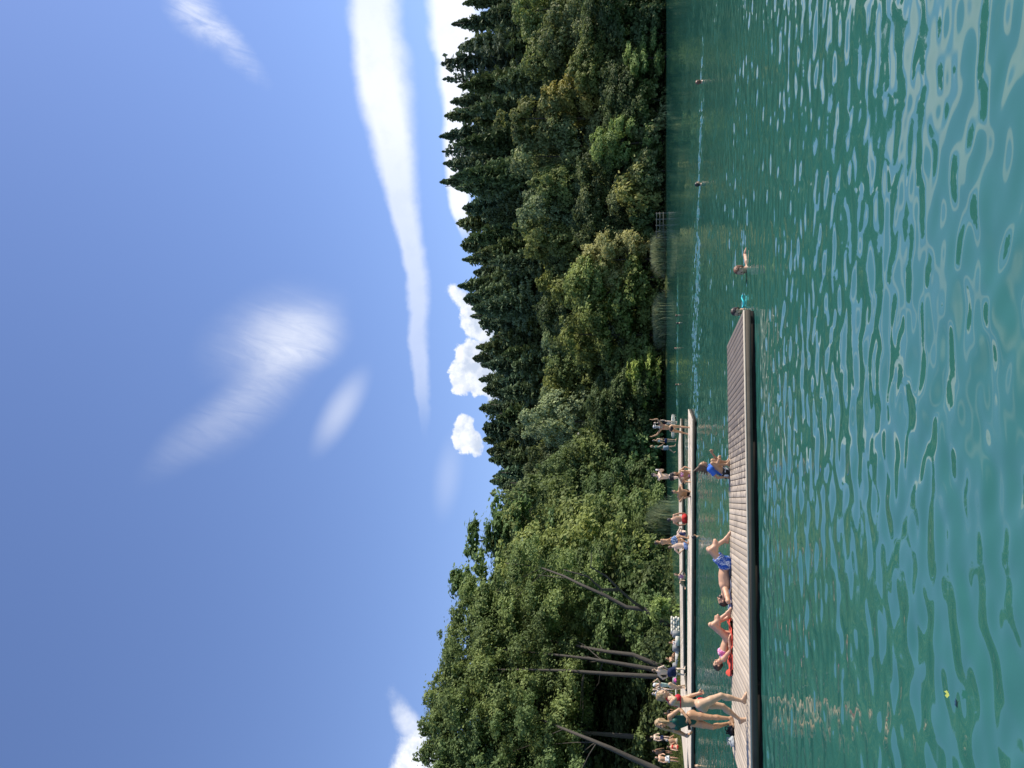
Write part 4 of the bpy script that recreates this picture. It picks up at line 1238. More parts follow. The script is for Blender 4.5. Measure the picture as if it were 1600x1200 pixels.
        face = np.maximum(pff - (.046 * HS + 0 * pu) - np.maximum(pu - .070 * HS, 0) * 1.4, -(1.0 + 0 * pu))
        if hairstyle == 'short' or hairstyle == 'wet':
            face = np.maximum(face, np.minimum(-(pu + .085 * HS), pff * 0 + 1)); face = np.maximum(face, np.minimum((pff + .005 * HS), -(pu - .035 * HS)))
        Fh.F = np.maximum(Fh.F, face)
        hv, hf = surface_nets(Fh.F, Fh.org, Fh.h)
        if len(hf):
            g_ = np.random.default_rng(len(hv))
            hv = hv + g_.normal(0, .0022 * HS, hv.shape)
            obj('hair', mesh_np('hair', hv, hf, [HR[hair]], True), root)
    # ---- clothes: layers that follow the body field
    ctx = dict(pv=pv, ch=ch, hd=hd, up=up, cf=cf, pf=pf, rt=rt, pr=pr, s=s, chs=chs, wst=wst, sh=sh, hp=hp, out=out, T=T, LG=LG, AR=AR, bas=bas)
    for (cname, ckind, cmat, *arg) in clothes:
        Fc = Field(lo - .03, hi + .03, vox)
        if ckind == 'cap':
            Fc.add([('e', hd + hu * .05 * HS - fd * .012 * HS, hb, np.array([.088, .078, .102]) * HS, 0, .01), ('e', hd + hu * .055 * HS + fd * .12 * HS, hb, np.array([.065, .010, .06]) * HS, 0, .012)])
            Fc.F = np.maximum(Fc.F, -((Fc.grid() - hd) @ hu - .045 * HS))
        elif ckind == 'headtowel':
            Fc.add([('e', hd + hu * .03 * HS - fd * .03 * HS, hb, np.array([.10, .105, .105]) * HS, 0, .02), ('c', hd - fd * .09 * HS, hd - fd * .11 * HS - up * .22 * HS, .07 * HS, .05 * HS, .04)])
            Fc.F = np.maximum(Fc.F, (Fc.grid() - hd) @ fd - .05 * HS)
        else:
            G_ = Fc.grid()
            zu = (G_ - pv) @ up; hch = (ch - pv) @ up
            zf = (G_ - pv) @ cf; zr = (G_ - pv) @ rt
            if ckind in ('onepiece', 'bikini_top', 'bikini_bottom', 'band_top'):
                Fc.add(T); fl = Fc.F - .0075 * s
                if ckind == 'onepiece':
                    neck = hch - .07 * s - .05 * s * (zf < 0) - np.maximum(.05 * s - np.abs(zr), 0) * 1.0
                    reg = zu - (neck + .07 * s * ((np.abs(np.abs(zr) - .085 * s) < .016 * s)))
                    leg = -zu - .06 * s + np.maximum(np.abs(zr) - .03 * s, 0) * .9 - .03 * s
                    reg = np.maximum(reg, leg)
                elif ckind == 'bikini_bottom':
                    pz = (G_ - pv) @ up; px = np.abs((G_ - pv) @ pr); pff_ = (G_ - pv) @ pf
                    cw = arg[0] if arg else .5
                    reg = np.maximum(pz - .055 * s, -pz - .10 * s + px * cw * 1.25 - .02 * s)
                elif ckind == 'bikini_top':
                    cz = (G_ - chs) @ up
                    cup = np.maximum(np.abs(cz) - .062 * s + np.abs(np.abs(zr) - .068 * s) * .35, -(zf - .035 * s))
                    bandr = np.maximum(np.abs(cz + .045 * s) - .012 * s, zf - .25)
                    strap = np.maximum(np.abs(np.abs(zr) - .085 * s + cz * .1) - .008 * s, -cz)
                    reg = np.minimum(np.minimum(cup, bandr), strap)
                else:
                    reg = np.abs((G_ - chs) @ up) - .075 * s
                Fc.F = np.maximum(fl, reg)
            elif ckind == 'shorts':
                ln, loose, hiw = (list(arg) + [.5, .016, .07])[:3] if arg else (.5, .016, .07)
                PR = [p for p in T if p[0] == 'e'][:2] + [p for p in T if p[0] == 'e'][-2:]
                LP = []
                for k in 'RL':
                    a, b = hp[k], hp[k] + (out['k' + k] - hp[k]) * ln
                    LP.append(('c', a, b, .097 * s * (1 + heavy * .5), .088 * s * (1 + heavy * .4) + loose * .8, .03 * s))
                Fc.add([p for p in T][:2]); Fc.add([p for p in T if p[0] == 'e' and p[2] is pb]); Fc.add(LP)
                fl = Fc.F - loose
                reg = zu - hiw * s
                for k in 'RL':
                    dv = nrm(out['k' + k] - hp[k]); L_ = np.linalg.norm(out['k' + k] - hp[k]) * ln
                    near = ((G_ - hp[k]) @ dv) - L_
                    other = 'L' if k == 'R' else 'R'
                    side = (G_ - pv) @ pr * (1 if k == 'R' else -1)
                    dist = np.linalg.norm(G_ - (hp[k] + dv * np.clip((G_ - hp[k]) @ dv, 0, 9)[..., None]), axis=-1)
                    reg = np.maximum(reg, np.where(dist < .15 * s, near, -1))
                Fc.F = np.maximum(fl, reg)
            elif ckind == 'tshirt':
                ln = arg[0] if arg else -.02; slv = arg[1] if len(arg) > 1 else .6
                SP = []
                for k in 'RL':
                    SP.append(('c', sh[k], sh[k] + (out['e' + k] - sh[k]) * slv, .058 * s, .058 * s, .04 * s))
                Fc.add(T); Fc.add(SP); fl = Fc.F - .016 * s
                reg = np.maximum(-(zu - ln * s), (np.linalg.norm(G_ - (ch + (hd - ch) * .30), axis=-1) * -1 + .078 * s))
                for k in 'RL':
                    dv = nrm(out['e' + k] - sh[k]); L_ = np.linalg.norm(out['e' + k] - sh[k]) * slv
                    t_ = (G_ - sh[k]) @ dv
                    dist = np.linalg.norm(G_ - (sh[k] + dv * np.clip(t_, 0, 9)[..., None]), axis=-1)
                    reg = np.maximum(reg, np.where(dist < .085 * s, t_ - L_, -1))
                Fc.F = np.maximum(fl, reg)
            elif ckind == 'beard':
                Fc.add([('e', hd - hu * .06 * HS + fd * .045 * HS, hb, np.array([.062, .06, .055]) * HS, 0, .02)])
                q2 = G_ - hd
                Fc.F = np.maximum(Fc.F, np.maximum(q2 @ hu + .035 * HS, -(np.abs(q2 @ hu + .056 * HS) - .0 ) * 0 - 1))
        cv, cf_ = surface_nets(Fc.F, Fc.org, Fc.h)
        if len(cf_):
            obj(cname, mesh_np(cname, cv, cf_, [cmat], True), root)
    return root, out
class Loc:
    """reads joints off the photo: (photo x, photo y, extra depth) -> metres around an origin on the ground"""
    def __init__(s, x, y, z=DZ, Y=None):
        s.o = G(x, y, z) if Y is None else D(x, y, Y)
    def __call__(s, x, y, dy=0.0):
        return np.array(D(x, y, s.o.y + dy) - s.o)
RED = cloth('red_swim_fabric', (.50, .02, .035), .6); GREEN = cloth('bottle_green_swim_fabric', (.008, .075, .058), .5); BLUE = cloth('royal_blue_shorts_fabric', (.012, .085, .42), .6, 'scribble')
PINK = cloth('pink_white_fabric', (.62, .13, .33), .6, 'pinkwhite'); WHITE = cloth('white_fabric', (.72, .72, .70), .8); TSH = cloth('blue_shirt_fabric', (.045, .15, .58), .8)
BLACK = cloth('black_fabric', (.012, .012, .014), .6); NAVY = cloth('navy_fabric', (.012, .020, .07), .7); GREYF = cloth('grey_fabric', (.24, .28, .33), .8); FOREST = cloth('dark_green_fabric', (.03, .085, .05), .8)
FLORAL = cloth('floral_fabric', (.05, .14, .33), .7, 'floral'); MINT = cloth('mint_fabric', (.36, .46, .40), .7); STRIPE = cloth('striped_fabric', (.02, .02, .022), .8, 'stripes'); RED2 = cloth('bright_red_fabric', (.55, .03, .025), .7)
PATT = cloth('black_white_fabric', (.03, .03, .03), .8, 'floral'); TANF = cloth('beige_fabric', (.45, .38, .27), .8)
def z0(v): v = np.array(v, float); return v
# ---- woman in the red bikini
L = Loc(1166.5, 1098)
person('blonde woman in a red bikini walking on the jetty with one hand at her neck', L.o, 1.66, 'fair', 'blond',
       dict(pv=L(1095, 1100), ch=L(1047, 1096), hd=L(1036, 1086), fd=(.93, -.10, -.12), cf=(.92, .28, 0), pf=(.96, .2, 0),
            hR=L(1054.5, 1090.5, -.15), eR=(.35, -1, 0), dR=(-.1, .1, 1), nR=(-.6, .7, 0), hL=L(1093, 1083, .10), eL=(-.3, .5, -1), gL=.8,
            aR=L(1160, 1095, -.02), kR=(1, 0, .1), tR=(1, -.05, -.05), aL=L(1156.5, 1125, .12), kL=(1, 0, -.2), tL=(.62, 0, -.78), hu=(.05, 0, 1)),
       True, [('bikini_top', 'bikini_top', RED), ('bikini_bottom', 'bikini_bottom', RED, .78)], .0075, 'bun')
# ---- woman in the green swimsuit
L = Loc(1146.5, 1129)
w2, o2 = person('woman with loose blonde hair in a dark green swimsuit walking towards the camera', L.o, 1.70, 'tan', 'blond',
       dict(pv=L(1081, 1123), ch=L(1047, 1131, -.02), hd=L(1032, 1131, -.06), fd=(-.25, -.95, -.12), cf=(-.12, -1, 0), pf=(-.30, -.95, 0), hu=(-.05, 0, 1), hg=(.2, .0, 1),
            hL=L(1074, 1121.5, -.22), eL=(1, .35, -.4), dL=(-.8, -.3, -.45), hR=L(1076.5, 1147.5, -.20), eR=(-.6, .6, -.5), dR=(.35, -.5, -.3),
            aL=L(1141.5, 1122.5, -.02), kL=(.1, -1, .1), tL=(-.75, -.65, -.02), aR=L(1139.5, 1130, .12), kR=(-.35, -1, .1), tR=(-.6, -.8, -.05)),
       True, [('swimsuit', 'onepiece', GREEN)], .0075, 'locks')
q = MB(); q.box((0, 0, 0), (.95, -.2, .1), (.2, .95, 0), (-.1, 0, 1), .055, .016, .032, .5, .006); q.box((.07, 0, .02), (.9, 0, .3), (0, 1, 0), (-.3, 0, .9), .03, .012, .02, .5, .004)
tag(q.build('sunglasses_case', BLACK, None, Vector(L(1077, 1136.5, -.28)) + L.o), 'small black sunglasses case held in the hands of the woman in green', 'case')
# ---- woman lying on the red towel
L = Loc(1143, 1005)
person('woman in a pink and white bikini leaning on her elbows on a red towel', L.o, 1.66, 'pink', 'dark',
       dict(pv=L(1136, 995), ch=L(1129, 1029), hd=L(1121.5, 1038), fd=(.72, -.12, .62), cf=(.25, 0, 1), pf=(.1, 0, 1), hu=(-.55, 0, .8),
            hR=L(1139.5, 999, -.24), eR=(-.4, -.3, -1), dR=(1, 0, -.1), nR=(0, 0, -1), hL=L(1139.5, 1000, .26), eL=(-.4, .3, -1), dL=(1, 0, -.1), nL=(0, 0, -1),
            aR=L(1136, 958, -.06), kR=(.3, 0, 1), tR=(.96, 0, -.25), aL=L(1136, 966, .16), kL=(.3, 0, 1), tL=(.96, 0, -.25)),
       True, [('bikini_top', 'band_top', PINK), ('bikini_bottom', 'bikini_bottom', WHITE, .8)], .0075, 'bun')
# ---- man lying
L = Loc(1141.5, 890)
person('bearded man in bright blue shorts lying on his back with his knees up', L.o, 1.82, 'pink', 'dark',
       dict(pv=L(1132.5, 881), ch=L(1132.5, 922), hd=L(1129, 938), fd=(.22, 0, 1), cf=(.05, 0, 1), pf=(0, 0, 1), hu=(-1, 0, .1),
            hR=L(1138.5, 942, -.22), eR=(-.9, -.55, -.2), dR=(-.3, .9, .2), hL=L(1138, 890, .32), eL=(-.3, .6, -.3), dL=(1, 0, 0),
            aR=L(1134, 842, -.06), kR=(.2, 0, 1), tR=(.96, 0, -.15), aL=L(1134, 845, .2), kL=(.2, 0, 1), tL=(.96, 0, -.15)),
       False, [('shorts', 'shorts', BLUE, .52, .016, .085), ('beard', 'beard', HR['dark'])], .0085, 'short', heavy=.10)
# ---- girl sitting
L = Loc(1139.5, 733)
person('girl in a blue shirt sitting with knees up and one arm held out', L.o, 1.40, 'tan', 'brown',
       dict(pv=L(1131.5, 737), ch=L(1107, 731.5), hd=L(1098.5, 727), fd=(.97, -.18, .03), cf=(.97, -.1, .2), pf=(.95, -.1, .3), hg=(-.75, 0, .55), hu=(0, 0, 1),
            hL=L(1112.5, 708, .10), eL=(0, .2, -1), dL=(.9, 0, .35), gL=1.0, hR=L(1135, 745, -.10), eR=(-1, -.2, .2), dR=(-.4, 0, -.9),
            aR=L(1136.5, 726, -.12), kR=(.3, -.1, 1), tR=(.95, -.25, -.05), aL=L(1136.5, 722, .14), kL=(.4, .1, 1), tL=(.95, .1, -.05)),
       True, [('shirt', 'tshirt', TSH, .03, .62), ('shorts', 'shorts', PATT, .45, .014, .06)], .0085, 'blown')
# ---- people on the jetty across the water
VB = .018
L = Loc(1077.5, 673)
person('woman in a dark bikini seen from behind with both arms raised and legs apart', L.o, 1.74, 'tan', None,
       dict(pv=L(1049, 669), ch=L(1031, 666.5), hd=L(1024, 666.5), fd=(0, 1, .1), cf=(.1, 1, 0), hL=L(1019, 682), eL=(-1, 0, -.3), hR=L(1019, 656), eR=(1, 0, -.3), dL=(-.2, 0, 1), dR=(.2, 0, 1),
            aR=L(1076, 668, -.05), aL=L(1074, 678, .3), tR=(.3, 1, 0), tL=(-.4, 1, 0)), True,
       [('bikini_top', 'bikini_top', RED), ('bikini_bottom', 'bikini_bottom', BLACK, .55), ('scarf', 'headtowel', STRIPE)], VB, hands=True)
L = Loc(1075.5, 744)
person('bare chested man in black swim shorts and a dark cap holding a white phone up', L.o, 1.80, 'pale', 'black',
       dict(pv=L(1048.5, 745), ch=L(1028.5, 744), hd=L(1021.5, 742), fd=(.8, -.6, -.1), cf=(.6, -.8, 0), hR=L(1031, 736, -.3), eR=(-.2, -.5, -1), dR=(.4, -.2, .9), hL=L(1029, 734, -.15), eL=(.3, 0, -1), dL=(.2, -.2, .9),
            aR=L(1073.5, 748), aL=L(1073.5, 741)), False, [('shorts', 'shorts', BLACK, .35, .02, .07), ('cap', 'cap', BLACK)], VB)
q = MB(); q.box((0, 0, 0), (.9, .4, 0), (-.4, .9, 0), (0, 0, 1), .045, .006, .085, .5, .004)
tag(q.build('phone', WHITE, None, Vector(L(1027, 734.3, -.28)) + L.o), 'white phone held up by the man in black shorts', 'phone')
L = Loc(1079, 744)
person('woman in a pink top sitting on the jetty edge with knees drawn up and spread', L.o, 1.66, 'tan', 'dark',
       dict(pv=L(1075.5, 743, .3), ch=L(1061, 740, .15), hd=L(1054.5, 740, .05), fd=(.2, -1, -.3), cf=(.2, -1, 0), hL=L(1077, 731.5, .1), eL=(.6, .3, 0), hR=L(1068, 749, -.1), eR=(-1, 0, -.2),
            aR=L(1077, 753, -.1), aL=L(1077, 736, -.1), kR=(-.35, -.2, 1), kL=(.25, -.2, 1)), True, [('bikini_top', 'band_top', PINK), ('bikini_bottom', 'bikini_bottom', PINK, .5)], VB, 'long')
L = Loc(1079.5, 771)
person('tanned man in black shorts crouching with his forearms on his knees', L.o, 1.76, 'tan', 'black',
       dict(pv=L(1073, 771, .3), ch=L(1060, 770, -.05), hd=L(1053.5, 768.5, -.12), fd=(.1, -1, -.15), cf=(0, -.9, -.1), hR=L(1066, 779, -.4), eR=(-1, -.2, 0), hL=L(1066, 764, -.4), eL=(1, -.2, 0),
            aR=L(1077.5, 776), aL=L(1077.5, 768), kR=(-.3, -1, .9), kL=(.3, -1, .9)), False, [('shorts', 'shorts', BLACK, .75, .02, .06)], VB)
L = Loc(1073.3, 811)
person('man in bright red shorts sitting with his broad bare back to the camera', L.o, 1.84, 'pink', 'black',
       dict(pv=L(1069.3, 811), ch=L(1052, 811, .05), hd=L(1046.5, 812, .16), fd=(-.1, 1, -.3), cf=(-.05, 1, 0), hR=L(1068, 802, .3), eR=(1, -.2, 0), hL=L(1068, 820, .25), eL=(-1, -.2, 0),
            aR=L(1080, 806, .75), aL=L(1080, 815, .75), kR=(.2, 1, .6), kL=(-.2, 1, .6)), False, [('shorts', 'shorts', RED2, .6, .03, .11)], VB, heavy=.08)
L = Loc(1076.5, 845)
person('slim boy standing in blue and white patterned shorts with dark hair', L.o, 1.72, 'tan', 'dark',
       dict(pv=L(1051, 845), ch=L(1033, 847), hd=L(1026.5, 847.5), fd=(.85, .4, -.15), cf=(.75, .65, 0), hR=L(1048, 841, -.1), eR=(-.3, -.8, -.2), hL=L(1048, 850, .3), eL=(0, .6, -.2),
            aR=L(1074.5, 841, -.1), aL=L(1074.5, 849, .1)), False, [('shorts', 'shorts', FLORAL, .55, .025, .08)], VB)
L = Loc(1074, 834)
person('pale person in navy swimwear sitting hunched beside the boy in patterned shorts', L.o, 1.6, 'pale', 'dark',
       dict(pv=L(1070.5, 834), ch=L(1059, 836.5, .12), hd=L(1055, 838.5, .24), fd=(-.2, 1, -.5), cf=(-.2, 1, -.3), hR=L(1067, 829, .3), eR=(1, 0, 0), hL=L(1067, 839, .35), eL=(-1, 0, 0), aR=L(1073, 831, .55), aL=L(1073, 837, .55), kR=(.2, .6, 1), kL=(-.2, .6, 1)),
       True, [('swimsuit', 'onepiece', NAVY)], VB, 'short')
L = Loc(1075, 853)
person('pale person in light blue shorts sitting bent forward behind the boy in patterned shorts', L.o, 1.76, 'pale', 'brown',
       dict(pv=L(1071, 852), ch=L(1053.5, 853.5, .1), hd=L(1048, 855, .22), fd=(-.3, 1, -.4), cf=(-.2, 1, -.1), hR=L(1068, 848, .4), eR=(1, 0, 0), hL=L(1066, 860, .3), eL=(-1, 0, 0), aR=L(1079, 849, .75), aL=L(1079, 856, .75), kR=(.2, 1, .7), kL=(-.2, 1, .7)),
       False, [('shorts', 'shorts', cloth('light_blue_fabric', (.20, .30, .52), .8), .5, .02, .07)], VB)
L = Loc(1071.5, 903)
person('girl in a pink swimsuit sitting sideways on the far edge of the jetty', L.o, 1.45, 'fair', 'brown',
       dict(pv=L(1068.8, 902), ch=L(1060.5, 899), hd=L(1056, 898), fd=(-.3, -.9, 0), cf=(-.6, -.8, .1), hR=L(1068, 907, -.2), eR=(-.5, -.5, 0), hL=L(1069.5, 895.5), eL=(1, 0, 0), aR=L(1070.5, 917, -.15), aL=L(1070, 917, .1), kR=(-.4, -.4, 1), kL=(-.4, .2, 1)),
       True, [('swimsuit', 'onepiece', PINK)], VB, 'bob')
# ---- on the back jetty
L = Loc(1057.5, 688.5)
person('dark haired woman in navy shorts standing near the end of the back jetty', L.o, 1.62, 'fair', 'black',
       dict(pv=L(1040, 688.5), ch=L(1026.5, 688), hd=L(1021.5, 688.5), fd=(.6, .7, 0), cf=(.6, .7, 0), hR=L(1036, 685, -.2), eR=(0, -1, 0), hL=L(1036, 692, .2), eL=(0, 1, 0), aR=L(1056, 687.5), aL=L(1056, 690)), True,
       [('top', 'band_top', WHITE), ('shorts', 'shorts', NAVY, .3, .02, .10)], VB, 'short')
L = Loc(1057, 699)
person('man with a green shirt, grey shorts and white shoes walking along the back jetty', L.o, 1.80, 'fair', 'blond',
       dict(pv=L(1038, 699.5), ch=L(1023.5, 698.5), hd=L(1018.5, 697.5), fd=(.95, -.1, -.1), cf=(.9, -.3, 0), hR=L(1036, 695, -.25), eR=(-.6, -.6, -.2), hL=L(1037, 703, .25), eL=(-.5, .5, -.2), aR=L(1054.7, 697), aL=L(1052.5, 707), kR=(1, 0, 0), kL=(1, 0, -.4), tR=(1, -.1, 0), tL=(.7, 0, -.7)), False,
       [('shirt', 'tshirt', FOREST, -.04, .6), ('shorts', 'shorts', GREYF, .8, .035, .08)], VB)
L = Loc(1058, 660.5)
person('person in a black top half hidden behind the woman with raised arms', L.o, 1.68, 'pale', 'dark',
       dict(pv=L(1041, 660.5), ch=L(1029, 660.5), hd=L(1023.5, 661), fd=(.2, -1, 0), cf=(.2, -1, 0), hR=L(1040, 664, -.2), eR=(-1, 0, 0), hL=L(1040, 657, -.1), eL=(1, 0, 0), aR=L(1056.5, 661.5), aL=L(1056.5, 659.5)), True,
       [('top', 'tshirt', BLACK, -.05, .4)], VB)
# ---- on the landing stage and the bank
L = Loc(1071, 1050)
person('man in navy shorts standing with his pale back turned and hands on his hips', L.o, 1.84, 'pale', 'brown',
       dict(pv=L(1046, 1051), ch=L(1028, 1049), hd=L(1022, 1047.5), fd=(.3, 1, 0), cf=(.1, 1, 0), hR=L(1042.5, 1045, .05), eR=(1, -.3, 0), dR=(-.6, .4, -.5), hL=L(1042.5, 1058, .05), eL=(-1, -.3, 0), dL=(.6, .4, -.5), aR=L(1069, 1045.5), aL=L(1069, 1055), tR=(.6, .8, 0)), False,
       [('shorts', 'shorts', NAVY, .75, .04, .10)], VB, heavy=.05)
L = Loc(1070.5, 1073)
person('woman in a pale mint swimsuit rubbing her hair with a white towel', L.o, 1.72, 'fair', 'dark',
       dict(pv=L(1047, 1070.5), ch=L(1030, 1069.5), hd=L(1024, 1071), fd=(-.5, -.8, -.3), cf=(-.6, -.8, 0), hR=L(1027, 1076, -.2), eR=(-.8, -.5, -.4), dR=(.3, .3, .9), hL=L(1023, 1064.5, -.1), eL=(1, -.3, -.3), dL=(-.5, .1, .9), aR=L(1068.7, 1074), aL=L(1068.5, 1071, .1)), True,
       [('swimsuit', 'onepiece', MINT), ('towel', 'headtowel', WHITE)], VB)
def gz_at(x, y, Y): 
    p = D(x, y, Y); return Loc(0, 0, 0, 1) if False else None
def bank(y, Y):
    """origin on the bank at photo row y and distance Y"""
    p = D(1040, y, Y); l = Loc(1040, y, 0, Y); l.o = Vector((p.x, Y, float(ground_z(p.x, Y)))); return l
def stand(label, y, Y, S, skin, hair, cf, clothes, female=True, hst='short'):
    l = bank(y, Y); c = nrm(V3(*cf, 0)); r = np.cross(c, (0, 0, 1)); k = S / 1.68
    person(label, l.o, S, skin, hair, dict(pv=(0, 0, .88 * k), ch=c * .02 + V3(0, 0, 1.40 * k), hd=c * .05 + V3(0, 0, 1.55 * k), fd=(*cf, -.1), cf=(*cf, 0), hR=r * .26 + c * .12 + V3(0, 0, .85 * k), eR=r - c, hL=-r * .2 + c * .25 + V3(0, 0, 1.0 * k), eL=-r - c,
           aR=r * .1 + V3(0, 0, .08), aL=-r * .1 + c * .06 + V3(0, 0, .08)), female, clothes, VB + .003, hst)
def sit(label, y, Y, S, skin, hair, cf, clothes, female=True, hst='short', lean=-.1):
    l = bank(y, Y); c = nrm(V3(*cf, 0)); r = np.cross(c, (0, 0, 1)); k = S / 1.68
    person(label, l.o, S, skin, hair, dict(pv=(0, 0, .11), ch=c * lean + V3(0, 0, .60 * k), hd=c * (lean + .08) + V3(0, 0, .76 * k), fd=(*cf, -.15), cf=(*cf, 0.05), pf=(*cf, .3), hR=r * .18 + c * .38 + V3(0, 0, .40 * k), eR=r - V3(0, 0, 1), hL=-r * .24 + c * -.15 + V3(0, 0, .08), eL=-r - c * .4,
           aR=r * .1 + c * .55 + V3(0, 0, .07), aL=-r * .12 + c * .62 + V3(0, 0, .07), kR=c * .3 + V3(0, 0, 1), kL=c * .3 + V3(0, 0, 1)), female, clothes, VB + .003, hst)
BT = [('bikini_top', 'band_top', BLACK), ('bikini_bottom', 'bikini_bottom', BLACK, .5)]
sit('tanned woman reclining on the bank beside the white stone wall', 987, 58.0, 1.68, 'tan', 'brown', (.6, -.5), BT, lean=-.3)
sit('small figure sitting low between two white kerb beams with brown hair', 1004, 58.0, 1.55, 'tan', 'brown', (.3, -.9), [('swimsuit', 'onepiece', WHITE)])
sit('shirtless tanned person sitting on the bank right of the man in navy shorts', 1029, 58.0, 1.75, 'tan', 'dark', (.8, -.4), [('shorts', 'shorts', NAVY, .5, .02, .07)], False)
stand('fair haired person standing behind the woman in the red bikini', 1079, 59.5, 1.72, 'pale', 'blond', (.3, -.9), [('swimsuit', 'onepiece', WHITE)])
stand('grey haired person in a white shirt standing at the back behind the red bikini', 1086, 60.5, 1.74, 'pale', 'grey', (.5, .6), [('shirt', 'tshirt', WHITE, -.05, .6), ('shorts', 'shorts', GREYF, .5, .02, .07)], False)
sit('person in dark clothes sitting in the shade between the two women', 1115, 58.5, 1.7, 'dark', 'black', (.4, -.8), [('shirt', 'tshirt', BLACK, -.02, .7), ('trousers', 'shorts', BLACK, .9, .02, .07)], False)
sit('grey haired tanned man sitting with his back to the camera near the left edge', 1157, 56.0, 1.76, 'tan', 'grey', (-.3, .95), [('shorts', 'shorts', TANF, .5, .02, .07)], False, lean=.1)
sit('sunburnt woman in a red bikini sitting close to the grey haired man', 1166, 55.6, 1.64, 'pink', 'brown', (-.6, .8), [('bikini_top', 'band_top', RED2), ('bikini_bottom', 'bikini_bottom', RED2, .5)], lean=.12)
stand('pale man standing in the shade lifting something to his face behind the seated couple', 1154, 62.0, 1.76, 'pale', 'blond', (.8, -.5), [('shorts', 'shorts', NAVY, .5, .02, .07)], False)
stand('dark figure with dark shorts standing in shade at the left', 1176, 61.0, 1.66, 'dark', 'dark', (.3, .9), [('shorts', 'shorts', BLACK, .5, .02, .07)], False)  # figure uses the darkest skin tone
stand('man in white shorts standing on the grass at the left edge', 1186, 55.4, 1.74, 'pink', 'dark', (.7, -.6), [('shorts', 'shorts', WHITE, .55, .03, .08)], False)
# ---- swimmers
def swim(label, x, y, hair, skin, fd, S=1.7, vox=.014, arm=None, hst='wet', group=None):
    """x,y: where the water meets the neck"""
    o = G(x, y, 0.0); c = nrm(V3(fd[0], fd[1], 0)); r = np.cross(c, (0, 0, 1))
    J = dict(pv=-c * .25 + V3(0, 0, -.58), ch=V3(0, 0, -.03), hd=c * .03 + V3(0, 0, .13), fd=fd, cf=c, hu=(0, 0, 1), hR=r * .45 + c * .3 + V3(0, 0, -.15), eR=r - V3(0, 0, 1), hL=-r * .45 + c * .3 + V3(0, 0, -.15), eL=-r - V3(0, 0, 1),
             aR=r * .15 - c * .5 + V3(0, 0, -1.25), aL=-r * .15 - c * .35 + V3(0, 0, -1.3))
    if arm: J.update(arm)
    return person(label, o, S, skin, hair, J, False, (), vox, hst, group, hands=vox < .01)
swim('short haired swimmer with one arm stretched over the water beyond the jetty end', 1166.5, 420.5, 'red', 'pink', (-.8, -.5, -.25), 1.7, .008, dict(hL=V3(.52, .12, -.05), eL=(0, 1, .15), dL=(1, .1, -.1), shL=V3(.17, .06, -.03)), 'short')
swim('dark haired swimmer looking down beside the right end of the jetty', 1161, 485.5, 'dark', 'fair', (-.75, -.55, -.35), 1.65, .009)
swim('reddish haired swimmer far out on the right', 1097, 128, 'red', 'pink', (.3, .9, 0), 1.75, .016)
swim('black haired swimmer splashing in the middle of the lake', 1095.5, 288, 'black', 'fair', (.9, .2, 0), 1.7, .016)
swim('swimmer with a dark wet head close to the front of the bathing jetty', 1089.5, 839, 'black', 'tan', (.4, .8, 0), 1.7, .018)
swim('swimmer cut by the left edge of the photo between the jetties', 1094.5, 1198, 'brown', 'fair', (.5, -.7, 0), 1.65, .016)
for (x, y, h, lab) in [(1060, 493, 'brown', 'rightmost of the two swimmers close together far out'), (1061.5, 505, 'black', 'left one of the two swimmers close together far out'), (1058.5, 544, 'red', 'lone tiny swimmer far out left of the close pair'), (1060, 601, 'brown', 'tiny swimmer farthest left, out beyond the ends of the jetties')]:
    swim(lab, x, y, h, 'fair', (.2, .9, 0) if h != 'red' else (-.6, -.6, 0), 1.7, .022, group='swimmers far out')
# ------------------------------------------------------------------ things on the jetties
def towel(name, pts4, mm, label, z, seed, wave=.012, nx=48, ny=22, edge=.05):
    g = np.random.default_rng(seed)
    a, b, c, d = [np.array(p[:2]) for p in pts4]
    U_, V_ = np.meshgrid(np.linspace(0, 1, nx), np.linspace(0, 1, ny), indexing='ij')
    xy = a * ((1 - U_) * (1 - V_))[..., None] + b * (U_ * (1 - V_))[..., None] + c * (U_ * V_)[..., None] + d * ((1 - U_) * V_)[..., None]
    xy += .02 * np.stack([np.sin(V_ * 9 + 1), np.sin(U_ * 13 + 2)], -1)
    h = np.zeros_like(U_)
    for i in range(14):
        kx, ky = g.normal(0, 16), g.normal(0, 9); h += np.cos(kx * U_ + ky * V_ + g.random() * 6.28) / 14
    h = np.maximum(h, -.12) * wave * 6 + wave
    e = np.minimum(U_, 1 - U_) < .09
    h = h + e * edge * (0.5 + .5 * np.sin(V_ * 7 + seed))
    top = np.concatenate([xy, (z + .004 + np.maximum(h, 0.002))[..., None]], -1).reshape(-1, 3)
    bot = top.copy(); bot[:, 2] -= .008
    n = nx * ny; i = (np.arange(nx - 1)[:, None] * ny + np.arange(ny - 1)[None, :])
    f = np.stack([i, i + ny, i + ny + 1, i + 1], -1).reshape(-1, 4)
    o_ = top.mean(0); 
    me = mesh_np(name, np.vstack([top, bot]) - o_, np.vstack([f, f[:, ::-1] + n]), [mm], True)
    tag(obj(name, me, None, o_), label, 'towel')
towel('towel', [G(1145.5, 1056, DZ), G(1145.5, 967, DZ), G(1139.5, 967, DZ), G(1139.5, 1056, DZ)], cloth('coral_red_towel', (.62, .085, .055), .95), 'coral red towel under the woman in the pink bikini', DZ, 3, .016, edge=.05)
towel('towel', [G(1143.6, 956, DZ), G(1143.0, 880, DZ), G(1139.3, 880, DZ), G(1139.8, 956, DZ)], cloth('pale_blue_towel', (.42, .46, .58), .95), 'pale blue towel under the man in blue shorts', DZ, 5, .010, edge=.03)
